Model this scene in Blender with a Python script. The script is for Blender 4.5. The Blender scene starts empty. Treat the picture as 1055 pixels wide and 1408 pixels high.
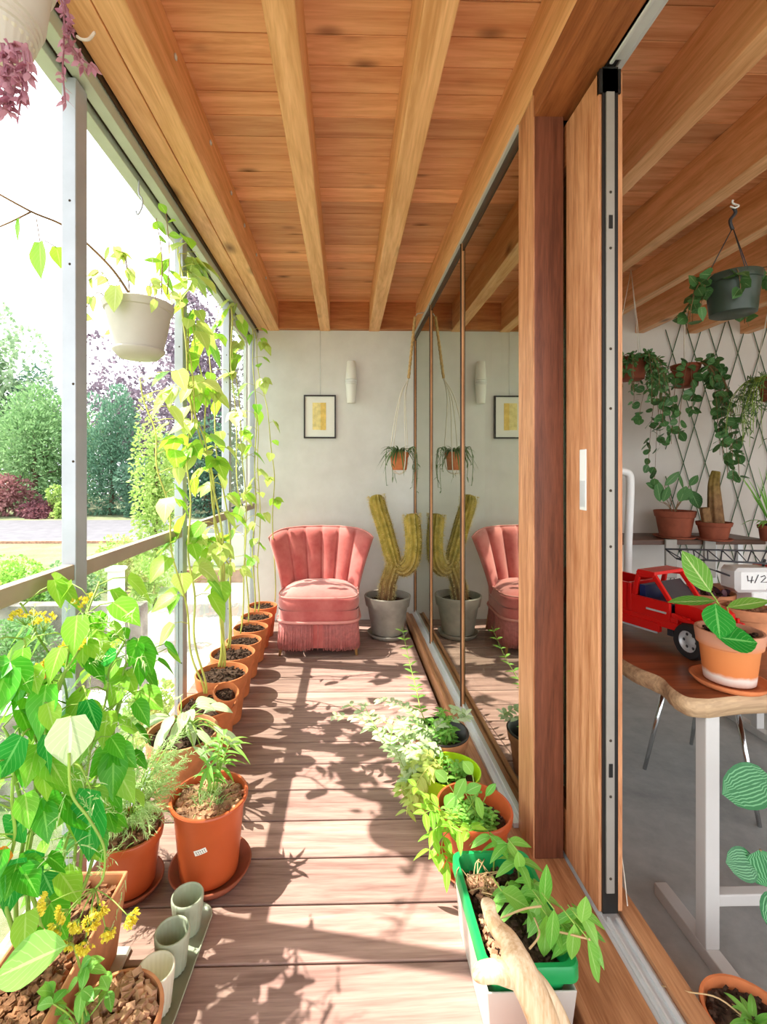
import bpy, math, random
from mathutils import Vector as V, Matrix
random.seed(7)
R = random.Random(11)
SC = bpy.context.scene
COL = SC.collection
PI = math.pi

# ------------------------------------------------------------------ camera
F, PX, PY, H = 650.0, 489.3, 649.0, 1.25
YAW = math.radians(1.26)
cs, sn = math.cos(YAW), math.sin(YAW)
cam = bpy.data.objects.new('camera', bpy.data.cameras.new('camera'))
COL.objects.link(cam)
cam.location = (0, 0, H)
cam.rotation_euler = (PI / 2, 0, -YAW)
cd = cam.data
cd.sensor_fit = 'VERTICAL'
cd.sensor_height = 36.0
cd.sensor_width = 36.0 * 1055 / 1408
cd.lens = F / 1408 * 36.0
cd.shift_x = (527.5 - PX) / 1408
cd.shift_y = -(704 - PY) / 1408
cd.clip_start = 0.05
cd.clip_end = 300
SC.camera = cam


def at(u, v, D):
    """the place seen at (u, v) of the photograph, D metres away along the camera axis"""
    k = (u - PX) / F
    return V((D * sn + k * D * cs, D * cs - k * D * sn, H - (v - PY) * D / F))


def zat(u, v, z):
    return at(u, v, F * (H - z) / (v - PY))


# ------------------------------------------------------------------ materials
def lin(h):
    h = h.lstrip('#')
    o = []
    for i in (0, 2, 4):
        c = int(h[i:i + 2], 16) / 255
        o.append(c / 12.92 if c <= .04045 else ((c + .055) / 1.055) ** 2.4)
    return (*o, 1)


class NT:
    def __init__(s, name):
        s.m = bpy.data.materials.new(name)
        s.m.use_nodes = True
        s.t = s.m.node_tree
        s.t.nodes.clear()
        s.out = s.t.nodes.new('ShaderNodeOutputMaterial')

    def n(s, typ, ins=None, **kw):
        x = s.t.nodes.new('ShaderNode' + typ)
        for k, v in kw.items():
            setattr(x, k, v)
        for k, v in (ins or {}).items():
            s.put(x.inputs[k], v)
        return x

    def put(s, sock, v):
        if isinstance(v, bpy.types.NodeSocket):
            s.t.links.new(v, sock)
        elif isinstance(v, bpy.types.Node):
            s.t.links.new(v.outputs[0], sock)
        else:
            sock.default_value = v

    def math(s, op, a, b=None, c=None):
        x = s.n('Math', operation=op)
        s.put(x.inputs[0], a)
        if b is not None: s.put(x.inputs[1], b)
        if c is not None: s.put(x.inputs[2], c)
        return x.outputs[0]

    def mix(s, f, a, b, blend='MIX'):
        x = s.n('Mix', data_type='RGBA', blend_type=blend)
        s.put(x.inputs[0], f)
        s.put(x.inputs[6], a)
        s.put(x.inputs[7], b)
        return x.outputs[2]

    def ramp(s, f, stops):
        x = s.n('ValToRGB')
        s.put(x.inputs[0], f)
        e = x.color_ramp.elements
        while len(e) < len(stops): e.new(.5)
        for i, (p, c) in enumerate(stops):
            e[i].position = p
            e[i].color = c if len(c) == 4 else (*c, 1)
        return x.outputs[0]

    def coord(s, which='Object', scale=(1, 1, 1), loc=(0, 0, 0), rot=(0, 0, 0)):
        tc = s.n('TexCoord')
        mp = s.n('Mapping')
        s.put(mp.inputs[0], tc.outputs[which])
        mp.inputs['Scale'].default_value = scale
        mp.inputs['Location'].default_value = loc
        mp.inputs['Rotation'].default_value = rot
        return mp.outputs[0]

    def noise(s, vec, scale, detail=3, rough=.55, dist=0):
        x = s.n('TexNoise', {'Vector': vec, 'Scale': scale, 'Detail': detail, 'Roughness': rough, 'Distortion': dist})
        return x.outputs[0]

    def finish(s, color, rough=.6, metal=0, bump=None, bs=.2, bd=.005, spec=.4, extra=None):
        p = s.n('BsdfPrincipled')
        s.put(p.inputs['Base Color'], color)
        s.put(p.inputs['Roughness'], rough)
        s.put(p.inputs['Metallic'], metal)
        s.put(p.inputs['Specular IOR Level'], spec)
        for k, v in (extra or {}).items(): s.put(p.inputs[k], v)
        if bump is not None:
            b = s.n('Bump', {'Strength': bs, 'Distance': bd})
            s.put(b.inputs['Height'], bump)
            s.put(p.inputs['Normal'], b.outputs[0])
        s.t.links.new(p.outputs[0], s.out.inputs[0])
        s.p = p
        return s.m


def plain(name, h, rough=.5, metal=0, var=.12, scale=9, spec=.4, bs=.08):
    t = NT(name)
    c = lin(h)
    n = t.noise(t.coord(), scale, 4)
    d = tuple(x * (1 - var * 1.6) for x in c[:3]) + (1,)
    l = tuple(min(1, x * (1 + var)) for x in c[:3]) + (1,)
    return t.finish(t.ramp(n, [(.3, d), (.7, l)]), rough, metal, t.noise(t.coord(), scale * 6, 2), bs, .003, spec)


def wood(name, light, dark, axis=1, grain=26, knots=0, pitch=None, pax=1, poff=0, rough=.55, knotcol='#6b3a1c', kflat=None, bs=.15, var=.35, spec=.35):
    """grain runs along axis; with pitch, boards of that width along pax get a tone each"""
    t = NT(name)
    sc = [1, 1, 1]
    sc[axis] = .07
    base = t.coord()
    vec = base
    rnd = None
    if pitch:
        sep = t.n('SeparateXYZ', {0: base})
        bid = t.math('FLOOR', t.math('DIVIDE', t.math('ADD', sep.outputs[pax], poff), pitch))
        wn = t.n('TexWhiteNoise', {'W': bid}, noise_dimensions='1D')
        rnd = wn.outputs[0]
        off = t.n('CombineXYZ')
        t.put(off.inputs[axis], t.math('MULTIPLY', rnd, 37.0))
        va = t.n('VectorMath', {0: base, 1: off.outputs[0]}, operation='ADD')
        vec = va.outputs[0]
    mp = t.n('Mapping')
    t.put(mp.inputs[0], vec)
    mp.inputs['Scale'].default_value = sc
    low = t.noise(mp.outputs[0], 5, 2, .5)
    dv = t.n('VectorMath', {0: mp.outputs[0]}, operation='ADD')
    cmb = t.n('CombineXYZ', {0: t.math('MULTIPLY', low, .12), 1: t.math('MULTIPLY', low, .12), 2: t.math('MULTIPLY', low, .12)})
    t.put(dv.inputs[1], cmb.outputs[0])
    g1 = t.noise(dv.outputs[0], grain, 4, .65)
    g2 = t.noise(dv.outputs[0], grain * 5, 3, .6)
    g = t.math('ADD', t.math('MULTIPLY', g1, .7), t.math('MULTIPLY', g2, .3))
    col = t.ramp(g, [(.36, lin(dark)), (.62, lin(light))])
    if rnd is not None:
        f = t.math('MULTIPLY_ADD', rnd, var, 1 - var * .6)
        cc = t.n('CombineColor', {0: f, 1: f, 2: f})
        col = t.mix(1.0, col, cc.outputs[0], 'MULTIPLY')
    if knots:
        ks = [1, 1, 1]
        ks[axis] = .5
        if kflat is not None: ks[kflat] = 0
        mk = t.n('Mapping')
        t.put(mk.inputs[0], vec)
        mk.inputs['Scale'].default_value = ks
        vo = t.n('TexVoronoi', {'Vector': mk.outputs[0], 'Scale': knots})
        sel = t.math('GREATER_THAN', t.n('SeparateColor', {0: vo.outputs['Color']}).outputs[0], .5)
        kn = t.math('MULTIPLY', t.math('SUBTRACT', 1, t.math('SMOOTH_MIN', 1, t.math('MULTIPLY', vo.outputs['Distance'], 4.6), .25)), sel)
        kn = t.math('MAXIMUM', kn, 0)
        col = t.mix(kn, col, lin(knotcol))
    return t.finish(col, rough, 0, g, bs, .004, spec)


def leafmat(name, c1, c2, vein=None, trans=.4, rough=.4, stripes=None, veinw=.035, tcol=None):
    t = NT(name)
    uv = t.n('TexCoord').outputs['UV']
    sep = t.n('SeparateXYZ', {0: uv})
    u, v = sep.outputs[0], sep.outputs[1]
    idn = t.n('TexWhiteNoise', {'W': t.math('FLOOR', v)}, noise_dimensions='1D').outputs[0]
    fv = t.math('FRACT', v)
    du = t.math('ABSOLUTE', t.math('SUBTRACT', u, .5))
    n = t.noise(t.coord(), 40, 2)
    col = t.mix(t.math('MULTIPLY_ADD', n, .3, t.math('MULTIPLY', idn, .8)), lin(c1), lin(c2))
    if stripes:
        w = t.math('SINE', t.math('MULTIPLY', t.math('ADD', du, t.math('MULTIPLY', n, .06)), 78.0))
        lim = t.math('LESS_THAN', du, .46)
        col = t.mix(t.math('MULTIPLY', t.math('GREATER_THAN', w, .45), t.math('MULTIPLY', lim, .8)), col, lin(stripes))
    if vein:
        m = t.math('LESS_THAN', du, veinw)
        sv = t.math('LESS_THAN', t.math('FRACT', t.math('SUBTRACT', t.math('MULTIPLY', fv, 7.0), t.math('MULTIPLY', du, 5.0))), .12)
        m = t.math('MAXIMUM', t.math('MULTIPLY', m, .8), t.math('MULTIPLY', sv, .4))
        col = t.mix(m, col, lin(vein))
    p = t.n('BsdfPrincipled')
    t.put(p.inputs['Base Color'], col)
    t.put(p.inputs['Roughness'], rough)
    t.put(p.inputs['Specular IOR Level'], .35)
    tr = t.n('BsdfTranslucent')
    tc = t.mix(.6, col, lin(tcol), 'MIX') if tcol else col
    t.put(tr.inputs[0], tc)
    mx = t.n('MixShader', {0: trans, 1: p.outputs[0], 2: tr.outputs[0]})
    t.t.links.new(mx.outputs[0], t.out.inputs[0])
    return t.m


def glassmat(name, ior, tint, dirt=0, coat=0):
    t = NT(name)
    fr = t.n('Fresnel', {'IOR': ior})
    geo = t.n('NewGeometry')
    f = t.math('MULTIPLY', t.math('MULTIPLY_ADD', fr.outputs[0], 1 - coat, coat), t.math('SUBTRACT', 1, geo.outputs['Backfacing']))
    tr = t.n('BsdfTransparent', {0: lin(tint)})
    gl = t.n('BsdfGlossy', {0: (.93, .95, .86, 1), 'Roughness': .0})
    mx = t.n('MixShader', {0: f, 1: tr.outputs[0], 2: gl.outputs[0]})
    last = mx.outputs[0]
    if dirt:
        df = t.n('BsdfDiffuse', {0: (.9, .9, .88, 1)})
        last = t.n('MixShader', {0: dirt, 1: last, 2: df.outputs[0]}).outputs[0]
    t.t.links.new(last, t.out.inputs[0])
    return t.m


M = {}
M['deck'] = wood('deck_boards', '#ad8d82', '#80625a', axis=0, grain=30, pitch=.165, pax=1, poff=1.6, rough=.62, bs=.3, var=.3)
M['ceil'] = wood('ceiling_pine', '#f4bb8e', '#d39064', axis=0, grain=22, knots=7, kflat=2, pitch=.118, pax=1, poff=2.0, rough=.5, var=.4)
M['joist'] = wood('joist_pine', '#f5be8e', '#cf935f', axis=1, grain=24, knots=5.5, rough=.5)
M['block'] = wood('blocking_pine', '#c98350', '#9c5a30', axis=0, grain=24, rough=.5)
M['hard_y'] = wood('hardwood_header', '#a8673f', '#7b4325', axis=1, grain=45, rough=.4)
M['hard_z'] = wood('hardwood_upright', '#d49a70', '#a2653f', axis=2, grain=45, rough=.38)
M['hard_d'] = wood('hardwood_dark', '#7f4a35', '#5b3222', axis=2, grain=45, rough=.38)
M['sill'] = wood('sill_hardwood', '#c48f66', '#93603e', axis=1, grain=40, rough=.4)
M['silver'] = plain('aluminium', '#d6d9db', .35, .35, .05)
M['plate'] = plain('lock_plate_metal', '#9a948c', .45, .3, .05)
M['whitemetal'] = plain('white_metal', '#e2e2e0', .4, 0, .03)
M['legmetal'] = plain('grey_white_metal', '#c6c3c0', .4, 0, .03)
M['bronze'] = plain('dark_metal', '#453a30', .4, .6, .1)
M['black'] = plain('black_rubber', '#15120f', .5)
M['steel'] = plain('galvanised_post', '#aeb2b8', .45, .25, .06)
M['railp'] = plain('painted_rail', '#a39280', .5, 0, .06)
M['greenmetal'] = plain('pale_green_metal', '#b7bfae', .45, .1, .05)
M['glass'] = glassmat('door_glass', 1.5, '#9aa598', 0, .5)
M['clear'] = glassmat('clear_glass', 1.5, '#f2f7f4', .03)
M['terra'] = plain('terracotta', '#cf7a4c', .75, 0, .16, 14, .2)
M['terra2'] = plain('terracotta_pale', '#cd8a63', .8, 0, .2, 12, .2)
M['terrap'] = plain('terracotta_plastic', '#b9552c', .38, 0, .07, 6, .4)
M['terrad'] = plain('terracotta_dark', '#94503a', .75, 0, .15, 12, .2)
M['soil'] = plain('soil', '#4d3a30', .95, 0, .5, 60, .1, .6)
M['bark'] = plain('bark_mulch', '#94674d', .9, 0, .5, 45, .15, .6)
M['chip'] = plain('bark_chip', '#b98d70', .9, 0, .4, 20, .15, .3)
M['stemg'] = plain('green_stem', '#8fae4a', .5, 0, .2)
M['stemy'] = plain('yellow_green_stem', '#c3c463', .5, 0, .2)
M['stemb'] = plain('brown_stem', '#8a6a48', .7, 0, .2)
M['plaster'] = None
t = NT('grey_plaster')
n1 = t.noise(t.coord(), 1.6, 5, .6)
n2 = t.noise(t.coord(), 7, 4, .6)
M['plaster'] = t.finish(t.ramp(t.math('ADD', t.math('MULTIPLY', n1, .6), t.math('MULTIPLY', n2, .4)), [(.35, lin('#d3cfca')), (.65, lin('#e3e0dc'))]), .85, 0, n2, .1, .004, .2)
t = NT('white_plaster')
n1 = t.noise(t.coord(), 2, 4, .6)
M['whitewall'] = t.finish(t.ramp(n1, [(.3, lin('#d3cbc2')), (.7, lin('#ddd6ce'))]), .8, 0, n1, .05)
t = NT('polished_concrete')
n1 = t.noise(t.coord(), 1.7, 6, .65, .6)
n2 = t.noise(t.coord(), 14, 4, .7)
M['concrete'] = t.finish(t.ramp(t.math('ADD', t.math('MULTIPLY', n1, .65), t.math('MULTIPLY', n2, .35)), [(.33, lin('#8d9090')), (.66, lin('#b9bbb9'))]), .38, 0, n2, .04)
M['bean'] = leafmat('bean_leaf', '#5ab22c', '#a2d044', '#c4e27c', .45, .4, tcol='#b2dc3c')
M['beany'] = leafmat('bean_leaf_light', '#a2c452', '#cfd97c', '#e0e8a8', .42, .4, tcol='#c6da68')
M['beand'] = leafmat('bean_leaf_dark', '#2b8b1e', '#4fae24', '#8fd05a', .35, .32, tcol='#8fdc20')
M['pale'] = leafmat('pale_leaf', '#9fc184', '#d2e0b4', '#e4eed2', .4, .5)
M['mint'] = leafmat('fresh_leaf', '#4fa53c', '#93c85a', '#b4da84', .4, .42, tcol='#b0e23c')
M['dill'] = leafmat('dill_thread', '#93bf62', '#cfe0a4', None, .3, .6)
M['umbel'] = leafmat('umbel_yellow', '#d8c62c', '#efe05a', None, .3, .6)
M['darkleaf'] = leafmat('dark_leaf', '#3d6a3a', '#5c8a4e', '#86ab70', .25, .4)
M['spider'] = leafmat('strap_leaf', '#3d5f34', '#6e8a50', None, .25, .45)
M['burg'] = leafmat('burgundy_leaf', '#a8667c', '#d8a8b6', None, .45, .5)
M['wmelon'] = leafmat('striped_leaf', '#14602a', '#216e36', None, .2, .25, stripes='#6fae78')
M['calathea'] = leafmat('variegated_leaf', '#4f9a34', '#7fb548', '#d4e8a0', .3, .35)
M['gloss'] = leafmat('glossy_leaf', '#1a7d28', '#2f9a38', '#78c46a', .2, .22)
M['orange'] = plain('orange_petal', '#f28a1e', .5)
M['grout'] = plain('cream_plastic', '#d6d0c6', .5, 0, .05)
M['offwhitepot'] = plain('stone_white_plastic', '#b9b2a6', .5, 0, .05)  # one even grey-white for the hanging pot
M['cream'] = plain('cream_ceramic', '#dcd6c2', .45, 0, .05)
M['sage'] = plain('sage_ceramic', '#aab09a', .4, 0, .1, 12)
M['green'] = plain('green_plastic', '#17924f', .35, 0, .08)
M['lime'] = plain('lime_plastic', '#a6d016', .35, 0, .06)
M['blackp'] = plain('black_plastic', '#2c2523', .4, 0, .08)
M['drift'] = wood('driftwood', '#e6cfae', '#bb9468', axis=2, grain=40, rough=.7)
M['rope'] = plain('jute_rope', '#cda873', .9, 0, .2, 60)
M['twine'] = plain('white_twine', '#ded6c6', .9, 0, .1)
M['greywood'] = plain('stone_pot', '#a39a90', .55, .1, .18, 7)
t = NT('translucent_tub')
p_ = t.n('BsdfPrincipled', {'Base Color': lin('#dcd6cf'), 'Roughness': .35, 'Transmission Weight': .35})
t.t.links.new(p_.outputs[0], t.out.inputs[0])
M['tub'] = t.m


# ------------------------------------------------------------------ mesh builder
class MB:
    def __init__(s):
        s.v, s.f, s.uv, s.k = [], [], {}, 0

    def add(s, vs, fs, uvs=None):
        b = len(s.v)
        s.v += [tuple(x) for x in vs]
        for i, f in enumerate(fs):
            if uvs: s.uv[len(s.f)] = [uvs[j] for j in f]
            s.f.append(tuple(b + j for j in f))
        return s

    def box(s, x0, x1, y0, y1, z0, z1, mat=None):
        vs = [V((x, y, z)) for x in (x0, x1) for y in (y0, y1) for z in (z0, z1)]
        if mat: vs = [mat @ q for q in vs]
        return s.add(vs, [(0, 1, 3, 2), (4, 6, 7, 5), (0, 4, 5, 1), (2, 3, 7, 6), (0, 2, 6, 4), (1, 5, 7, 3)])

    def bbox(s, x0, x1, y0, y1, z0, z1, b, mat=None):
        """box with chamfered edges"""
        vs, fs, idx = [], [], {}
        X, Y, Z = (x0, x1), (y0, y1), (z0, z1)
        for i in (0, 1):
            for j in (0, 1):
                for k in (0, 1):
                    for a in (0, 1, 2):
                        p = [X[i], Y[j], Z[k]]
                        for q, e in ((0, i), (1, j), (2, k)):
                            if q != a: p[q] += b if e == 0 else -b
                        # vertex lying on the face whose axis is a
                        idx[i, j, k, a] = len(vs)
                        vs.append(V(p))
        for a in range(3):
            o = [q for q in range(3) if q != a]
            for e in (0, 1):
                ring = []
                for d in ((0, 0), (1, 0), (1, 1), (0, 1)):
                    c = [0, 0, 0]
                    c[a] = e
                    c[o[0]], c[o[1]] = d
                    ring.append(idx[(*c, a)])
                fs.append(tuple(ring))
        for a in range(3):
            o = [q for q in range(3) if q != a]
            for d in ((0, 0), (1, 0), (1, 1), (0, 1)):
                c0 = [0, 0, 0]
                c0[o[0]], c0[o[1]] = d
                c1 = list(c0)
                c1[a] = 1
                fs.append((idx[(*c0, o[0])], idx[(*c1, o[0])], idx[(*c1, o[1])], idx[(*c0, o[1])]))
        for i in (0, 1):
            for j in (0, 1):
                for k in (0, 1):
                    fs.append(tuple(idx[i, j, k, a] for a in range(3)))
        if mat: vs = [mat @ q for q in vs]
        return s.add(vs, fs)

    def lathe(s, c, prof, n=40, rx=1, ry=1, mat=None, wob=None, caps=True):
        """prof: list of (r, z); closed where r == 0"""
        c = V(c)
        vs, fs = [], []
        for (r, z) in prof:
            for i in range(n):
                a = 2 * PI * i / n
                rr = r * (wob(a, z) if wob else 1)
                p = V((rr * rx * math.cos(a), rr * ry * math.sin(a), z))
                vs.append((mat @ p if mat else p) + c)
        for j in range(len(prof) - 1):
            for i in range(n):
                k = (i + 1) % n
                fs.append((j * n + i, j * n + k, (j + 1) * n + k, (j + 1) * n + i))
        if caps and prof[0][0] > 1e-6: fs.append(tuple(reversed(range(n))))
        if caps and prof[-1][0] > 1e-6: fs.append(tuple((len(prof) - 1) * n + i for i in range(n)))
        return s.add(vs, fs)

    def tube(s, pts, r0, r1=None, n=6, caps=True, rad=None, rib=None):
        pts = [V(p) for p in pts]
        r1 = r0 if r1 is None else r1
        vs, fs = [], []
        m = len(pts)
        prev = None
        for i, p in enumerate(pts):
            d = (pts[min(i + 1, m - 1)] - pts[max(i - 1, 0)])
            if d.length < 1e-9: d = V((0, 0, 1))
            d.normalize()
            if prev is None:
                u = d.cross(V((0, 0, 1)))
                if u.length < .1: u = d.cross(V((0, 1, 0)))
            else:
                u = prev - d * prev.dot(d)
                if u.length < 1e-6: u = d.cross(V((0, 1, 0)))
            u.normalize()
            prev = u
            w = d.cross(u)
            r = rad(i / (m - 1)) if rad else r0 + (r1 - r0) * i / (m - 1)
            for q in range(n):
                a = 2 * PI * q / n
                rr = r * (rib(a) if rib else 1)
                vs.append(p + (u * math.cos(a) + w * math.sin(a)) * rr)
        for i in range(m - 1):
            for q in range(n):
                k = (q + 1) % n
                fs.append((i * n + q, i * n + k, (i + 1) * n + k, (i + 1) * n + q))
        if caps:
            fs.append(tuple(reversed(range(n))))
            fs.append(tuple((m - 1) * n + q for q in range(n)))
        return s.add(vs, fs)

    PROF = {'heart': [.0, .72, .98, 1, .86, .6, .3, 0], 'lance': [.06, .5, .85, 1, .92, .68, .35, 0], 'round': [.0, .66, .92, 1, .97, .84, .6, 0],
            'strap': [.7, .95, 1, 1, .9, .75, .45, 0], 'oval': [.0, .55, .85, 1, .97, .8, .48, 0], 'thread': [1, 1, 1, .9, .8, .6, .4, .1]}

    def leaf(s, p, d, n, L, W, shape='heart', droop=.25, fold=.2, curl=0, segs=7):
        p, d, n = V(p), V(d).normalized(), V(n)
        sd = d.cross(n)
        if sd.length < 1e-4: sd = d.cross(V((1, .3, .2)))
        sd.normalize()
        n = sd.cross(d).normalized()
        pr = s.PROF[shape]
        vs, fs, uvs = [], [], []
        k = s.k
        s.k += 1
        for i in range(segs + 1):
            t_ = i / segs
            x = t_ * (len(pr) - 1)
            j = min(int(x), len(pr) - 2)
            w = (pr[j] + (pr[j + 1] - pr[j]) * (x - j)) * W / 2
            c = p + d * (L * t_) - V((0, 0, droop * L * t_ * t_))
            back = d * (-.12 * L) if shape == 'heart' and i == 1 else V((0, 0, 0))
            nf = n * (w * fold)
            wav = n * (curl * L * math.sin(t_ * 7 + k))
            for q, sgn in ((0, -1), (1, 0), (2, 1)):
                vs.append(c + sd * (w * sgn) + (nf if sgn else V((0, 0, 0))) + (wav if sgn else V((0, 0, 0))) + (back if sgn else V((0, 0, 0))))
                uvs.append((q / 2, k + min(.999, t_)))
        for i in range(segs):
            a, b = i * 3, i * 3 + 3
            fs += [(a, a + 1, b + 1, b), (a + 1, a + 2, b + 2, b + 1)]
        return s.add(vs, fs, uvs)

    def build(s, name, mat, parent=None, smooth=True, sub=0, bevel=0, auto=None):
        off = V(parent['_w']) if parent is not None else V((0, 0, 0))
        me = bpy.data.meshes.new(name)
        me.from_pydata([tuple(V(q) - off) for q in s.v], [], s.f)
        if s.uv:
            L = me.uv_layers.new(name='UVMap')
            for i, p in enumerate(me.polygons):
                if i in s.uv:
                    for li, c in zip(p.loop_indices, s.uv[i]): L.data[li].uv = c
        me.validate()
        me.polygons.foreach_set('use_smooth', [smooth] * len(me.polygons))
        if auto:
            me.set_sharp_from_angle(angle=math.radians(auto))
        o = bpy.data.objects.new(name, me)
        COL.objects.link(o)
        if mat: me.materials.append(M[mat] if isinstance(mat, str) else mat)
        if parent is not None:
            o.parent = parent
        o['_w'] = tuple(off)
        if bevel:
            b = o.modifiers.new('b', 'BEVEL')
            b.width = bevel
            b.segments = 2
            b.limit_method = 'ANGLE'
        if sub:
            b = o.modifiers.new('s', 'SUBSURF')
            b.levels = b.render_levels = sub
        return o


def thing(name, label, cat, loc=(0, 0, 0), group=None):
    o = bpy.data.objects.new(name, None)
    COL.objects.link(o)
    o.location = loc
    o.empty_display_size = .05
    o['_w'] = tuple(loc)
    o['label'], o['category'] = label, cat
    if group: o['group'] = group
    return o


def tag(o, label, cat, group=None, kind=None):
    o['label'], o['category'] = label, cat
    if group: o['group'] = group
    if kind: o['kind'] = kind
    return o


def struct(o, label=None, cat=None):
    o['kind'] = 'structure'
    if label: o['label'] = label
    if cat: o['category'] = cat
    return o


def sthing(name, label, cat, loc=(0, 0, 0)):
    return struct(thing(name, label, cat, loc))


def smooth_path(pts, k=6):
    pts = [V(p) for p in pts]
    if len(pts) < 3: return pts
    out = []
    for i in range(len(pts) - 1):
        p0, p1, p2, p3 = pts[max(i - 1, 0)], pts[i], pts[i + 1], pts[min(i + 2, len(pts) - 1)]
        for j in range(k):
            t_ = j / k
            out.append(.5 * ((2 * p1) + (p2 - p0) * t_ + (2 * p0 - 5 * p1 + 4 * p2 - p3) * t_ ** 2 + (3 * p1 - p0 - 3 * p2 + p3) * t_ ** 3))
    out.append(pts[-1])
    return out


def rdir(up=0.0, spread=1.0):
    while True:
        d = V((R.uniform(-1, 1), R.uniform(-1, 1), R.uniform(-1, 1)))
        if .1 < d.length < 1: break
    d.normalize()
    d.z = d.z * spread + up
    return d.normalized()
# ------------------------------------------------------------------ shell
def sbox(name, mat, boxes, label, cat, bevel=.003, smooth=False):
    mb = MB()
    for b in boxes: mb.box(*b)
    return struct(mb.build(name, mat, None, smooth, bevel=bevel), label, cat)


YB = 4.0
# deck boards
mb = MB()
y = -1.6
while y < YB:
    mb.box(-.9, .498, y + .003, min(y + .162, YB), -.028, 0)
    y += .165
deck = struct(mb.build('floor_deck', 'deck', None, False, bevel=.003), 'reddish brown hardwood deck boards of the narrow balcony', 'floor')
sbox('floor_deck_underlay', 'bronze', [(-.92, .5, -1.6, YB, -.2, -.045)], 'dark substructure seen in the gaps of the deck boards', 'floor', 0)
sbox('floor_concrete', 'concrete', [(.5, 5.2, -1.6, YB, -.26, -.12)], 'grey polished concrete floor of the room', 'floor', 0)
# walls
sbox('wall_back', 'plaster', [(-.86, .64, YB, YB + .2, -.2, 2.46)], 'grey plastered end wall behind the pink chair', 'wall', 0)
sbox('wall_room', 'whitewall', [(.64, 5.4, YB, YB + .2, -.26, 2.68)], 'off-white wall of the room with the wire trellis', 'wall', 0)
sbox('wall_right', 'whitewall', [(5.2, 5.4, .3, YB, -.26, 2.68)], 'unseen off-white side wall of the room, lengthened to dim it inside', 'wall', 0)  # out of view; its length is set to cut light in the room
# ceiling boards
mb = MB()
y = -1.65
while y < YB + .1:
    mb.box(-.9, 5.4, y + .0015, y + .1165, 2.67, 2.70)
    y += .118
struct(mb.build('ceiling', 'ceil', None, False, bevel=.002), 'pine boards of the ceiling with knots', 'ceiling')
sbox('roof', 'bronze', [(-.95, 5.4, -1.65, YB + .2, 2.70, 2.76)], 'roof deck above the pine boards', 'roof', 0)
# joists
def joist(x0, x1, label, z0=2.44, parts=None):
    o = sbox('ceiling_joist', 'joist', [(x0, x1, -1.6, YB, z0, 2.67)] if not parts else parts, label, 'beam', .004)
    return o
joist(0, 0, 'wide double pine joist nearest the open steel window frame',
      parts=[(-.73, -.645, -1.6, YB, 2.44, 2.67), (-.642, -.555, -1.6, YB, 2.44, 2.67)])
joist(-.213, -.127, 'pine joist above the pink chair, left of the wall lamp')
joist(.2, .29, 'pine joist above the cactus, right of the wall lamp')
joist(.59, .70, 'pine joist carrying the sliding door header', 2.44)
joist(1.125, 1.2, 'first pine joist inside the room next to the sliding door')
joist(1.58, 1.66, 'pine joist in the room from which the dark green pot hangs')
joist(2.035, 2.11, 'third pine joist in the room, behind the dark green pot')
joist(2.485, 2.56, 'fourth pine joist in the room, ending above the hanging vine')
joist(2.94, 3.02, 'pine joist in the room furthest from the glass doors')
joist(3.4, 3.48, 'pine joist at the far right of the room')
mb = MB()
for a, b in ((-.555, -.213), (-.127, .2), (.29, .59)):
    mb.box(a, b, YB - .055, YB, 2.445, 2.67)
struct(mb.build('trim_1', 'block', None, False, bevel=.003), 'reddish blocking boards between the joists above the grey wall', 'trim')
# small screw heads along the double joist
mb = MB()
for y in (1.55, 1.95, 2.3, 2.6, 2.95, 3.3):
    mb.lathe((0, 0, 0), [(0, -.004), (.009, -.002), (.011, .002), (.0, .006)], 10, mat=Matrix.Translation((-.552, y, 2.60)) @ Matrix.Rotation(PI / 2, 4, 'Y'))
struct(mb.build('trim_2', 'silver', None), 'small pale screw heads along the side of the double joist', 'screw')

# ------------------------------------------------------------------ left steel frame
w1 = sthing('window_1', 'open galvanised steel window frame along the garden side of the balcony', 'window', (-.78, 0, 0))
for k in range(-2, 4):  # the first two posts are out of view, included for their shadows
    y0 = 1.358 + .885 * k
    mb = MB().box(-.805, -.765, y0, min(y0 + .06, YB - .002), -.05, 2.37)
    p = mb.build('post', 'steel', w1, False, bevel=.002)
    if -1 < k < 3:
        mb = MB()
        for z in (.35, .78, 1.28, 1.5, 1.84, 2.02):
            mb.lathe((0, 0, 0), [(0, 0), (.004, 0), (.003, .002), (0, .003)], 8, mat=Matrix.Translation((-.772 - .01 * (z > 1.5), y0 + .0005, z)) @ Matrix.Rotation(PI / 2, 4, 'X'))
        mb.build('rivet', 'bronze', p)
MB().box(-.835, -.79, -1.5, YB, 2.355, 2.43).build('outer_rail', 'greenmetal', w1, False, bevel=.002)
MB().box(-.79, -.777, -1.5, YB, 2.385, 2.43).build('track_groove', 'bronze', w1, False)
MB().box(-.777, -.738, -1.5, YB, 2.375, 2.43).build('inner_rail', 'greenmetal', w1, False, bevel=.002)
MB().box(-.735, -.732, -1.5, YB, 2.42, 2.67).build('dark_gap', 'bronze', w1, False)  # dark sheet stands for the shade in the gap beside the joist
mb = MB()
for k in range(-2, 3):
    y0 = 1.358 + .885 * k
    mb.box(-.798, -.768, y0 + .06, y0 + .885, .943, .988)
mb.build('guard_rail', 'railp', w1, False, bevel=.002)
MB().box(-.80, -.77, -1.5, YB, 0.0, .045).build('bottom_rail', 'steel', w1, False, bevel=.002)
for k in range(-2, 3):
    y0 = 1.358 + .885 * k
    MB().box(-.788, -.782, y0 + .06, y0 + .885, .045, .943).build('pane', 'clear', w1, False)
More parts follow.
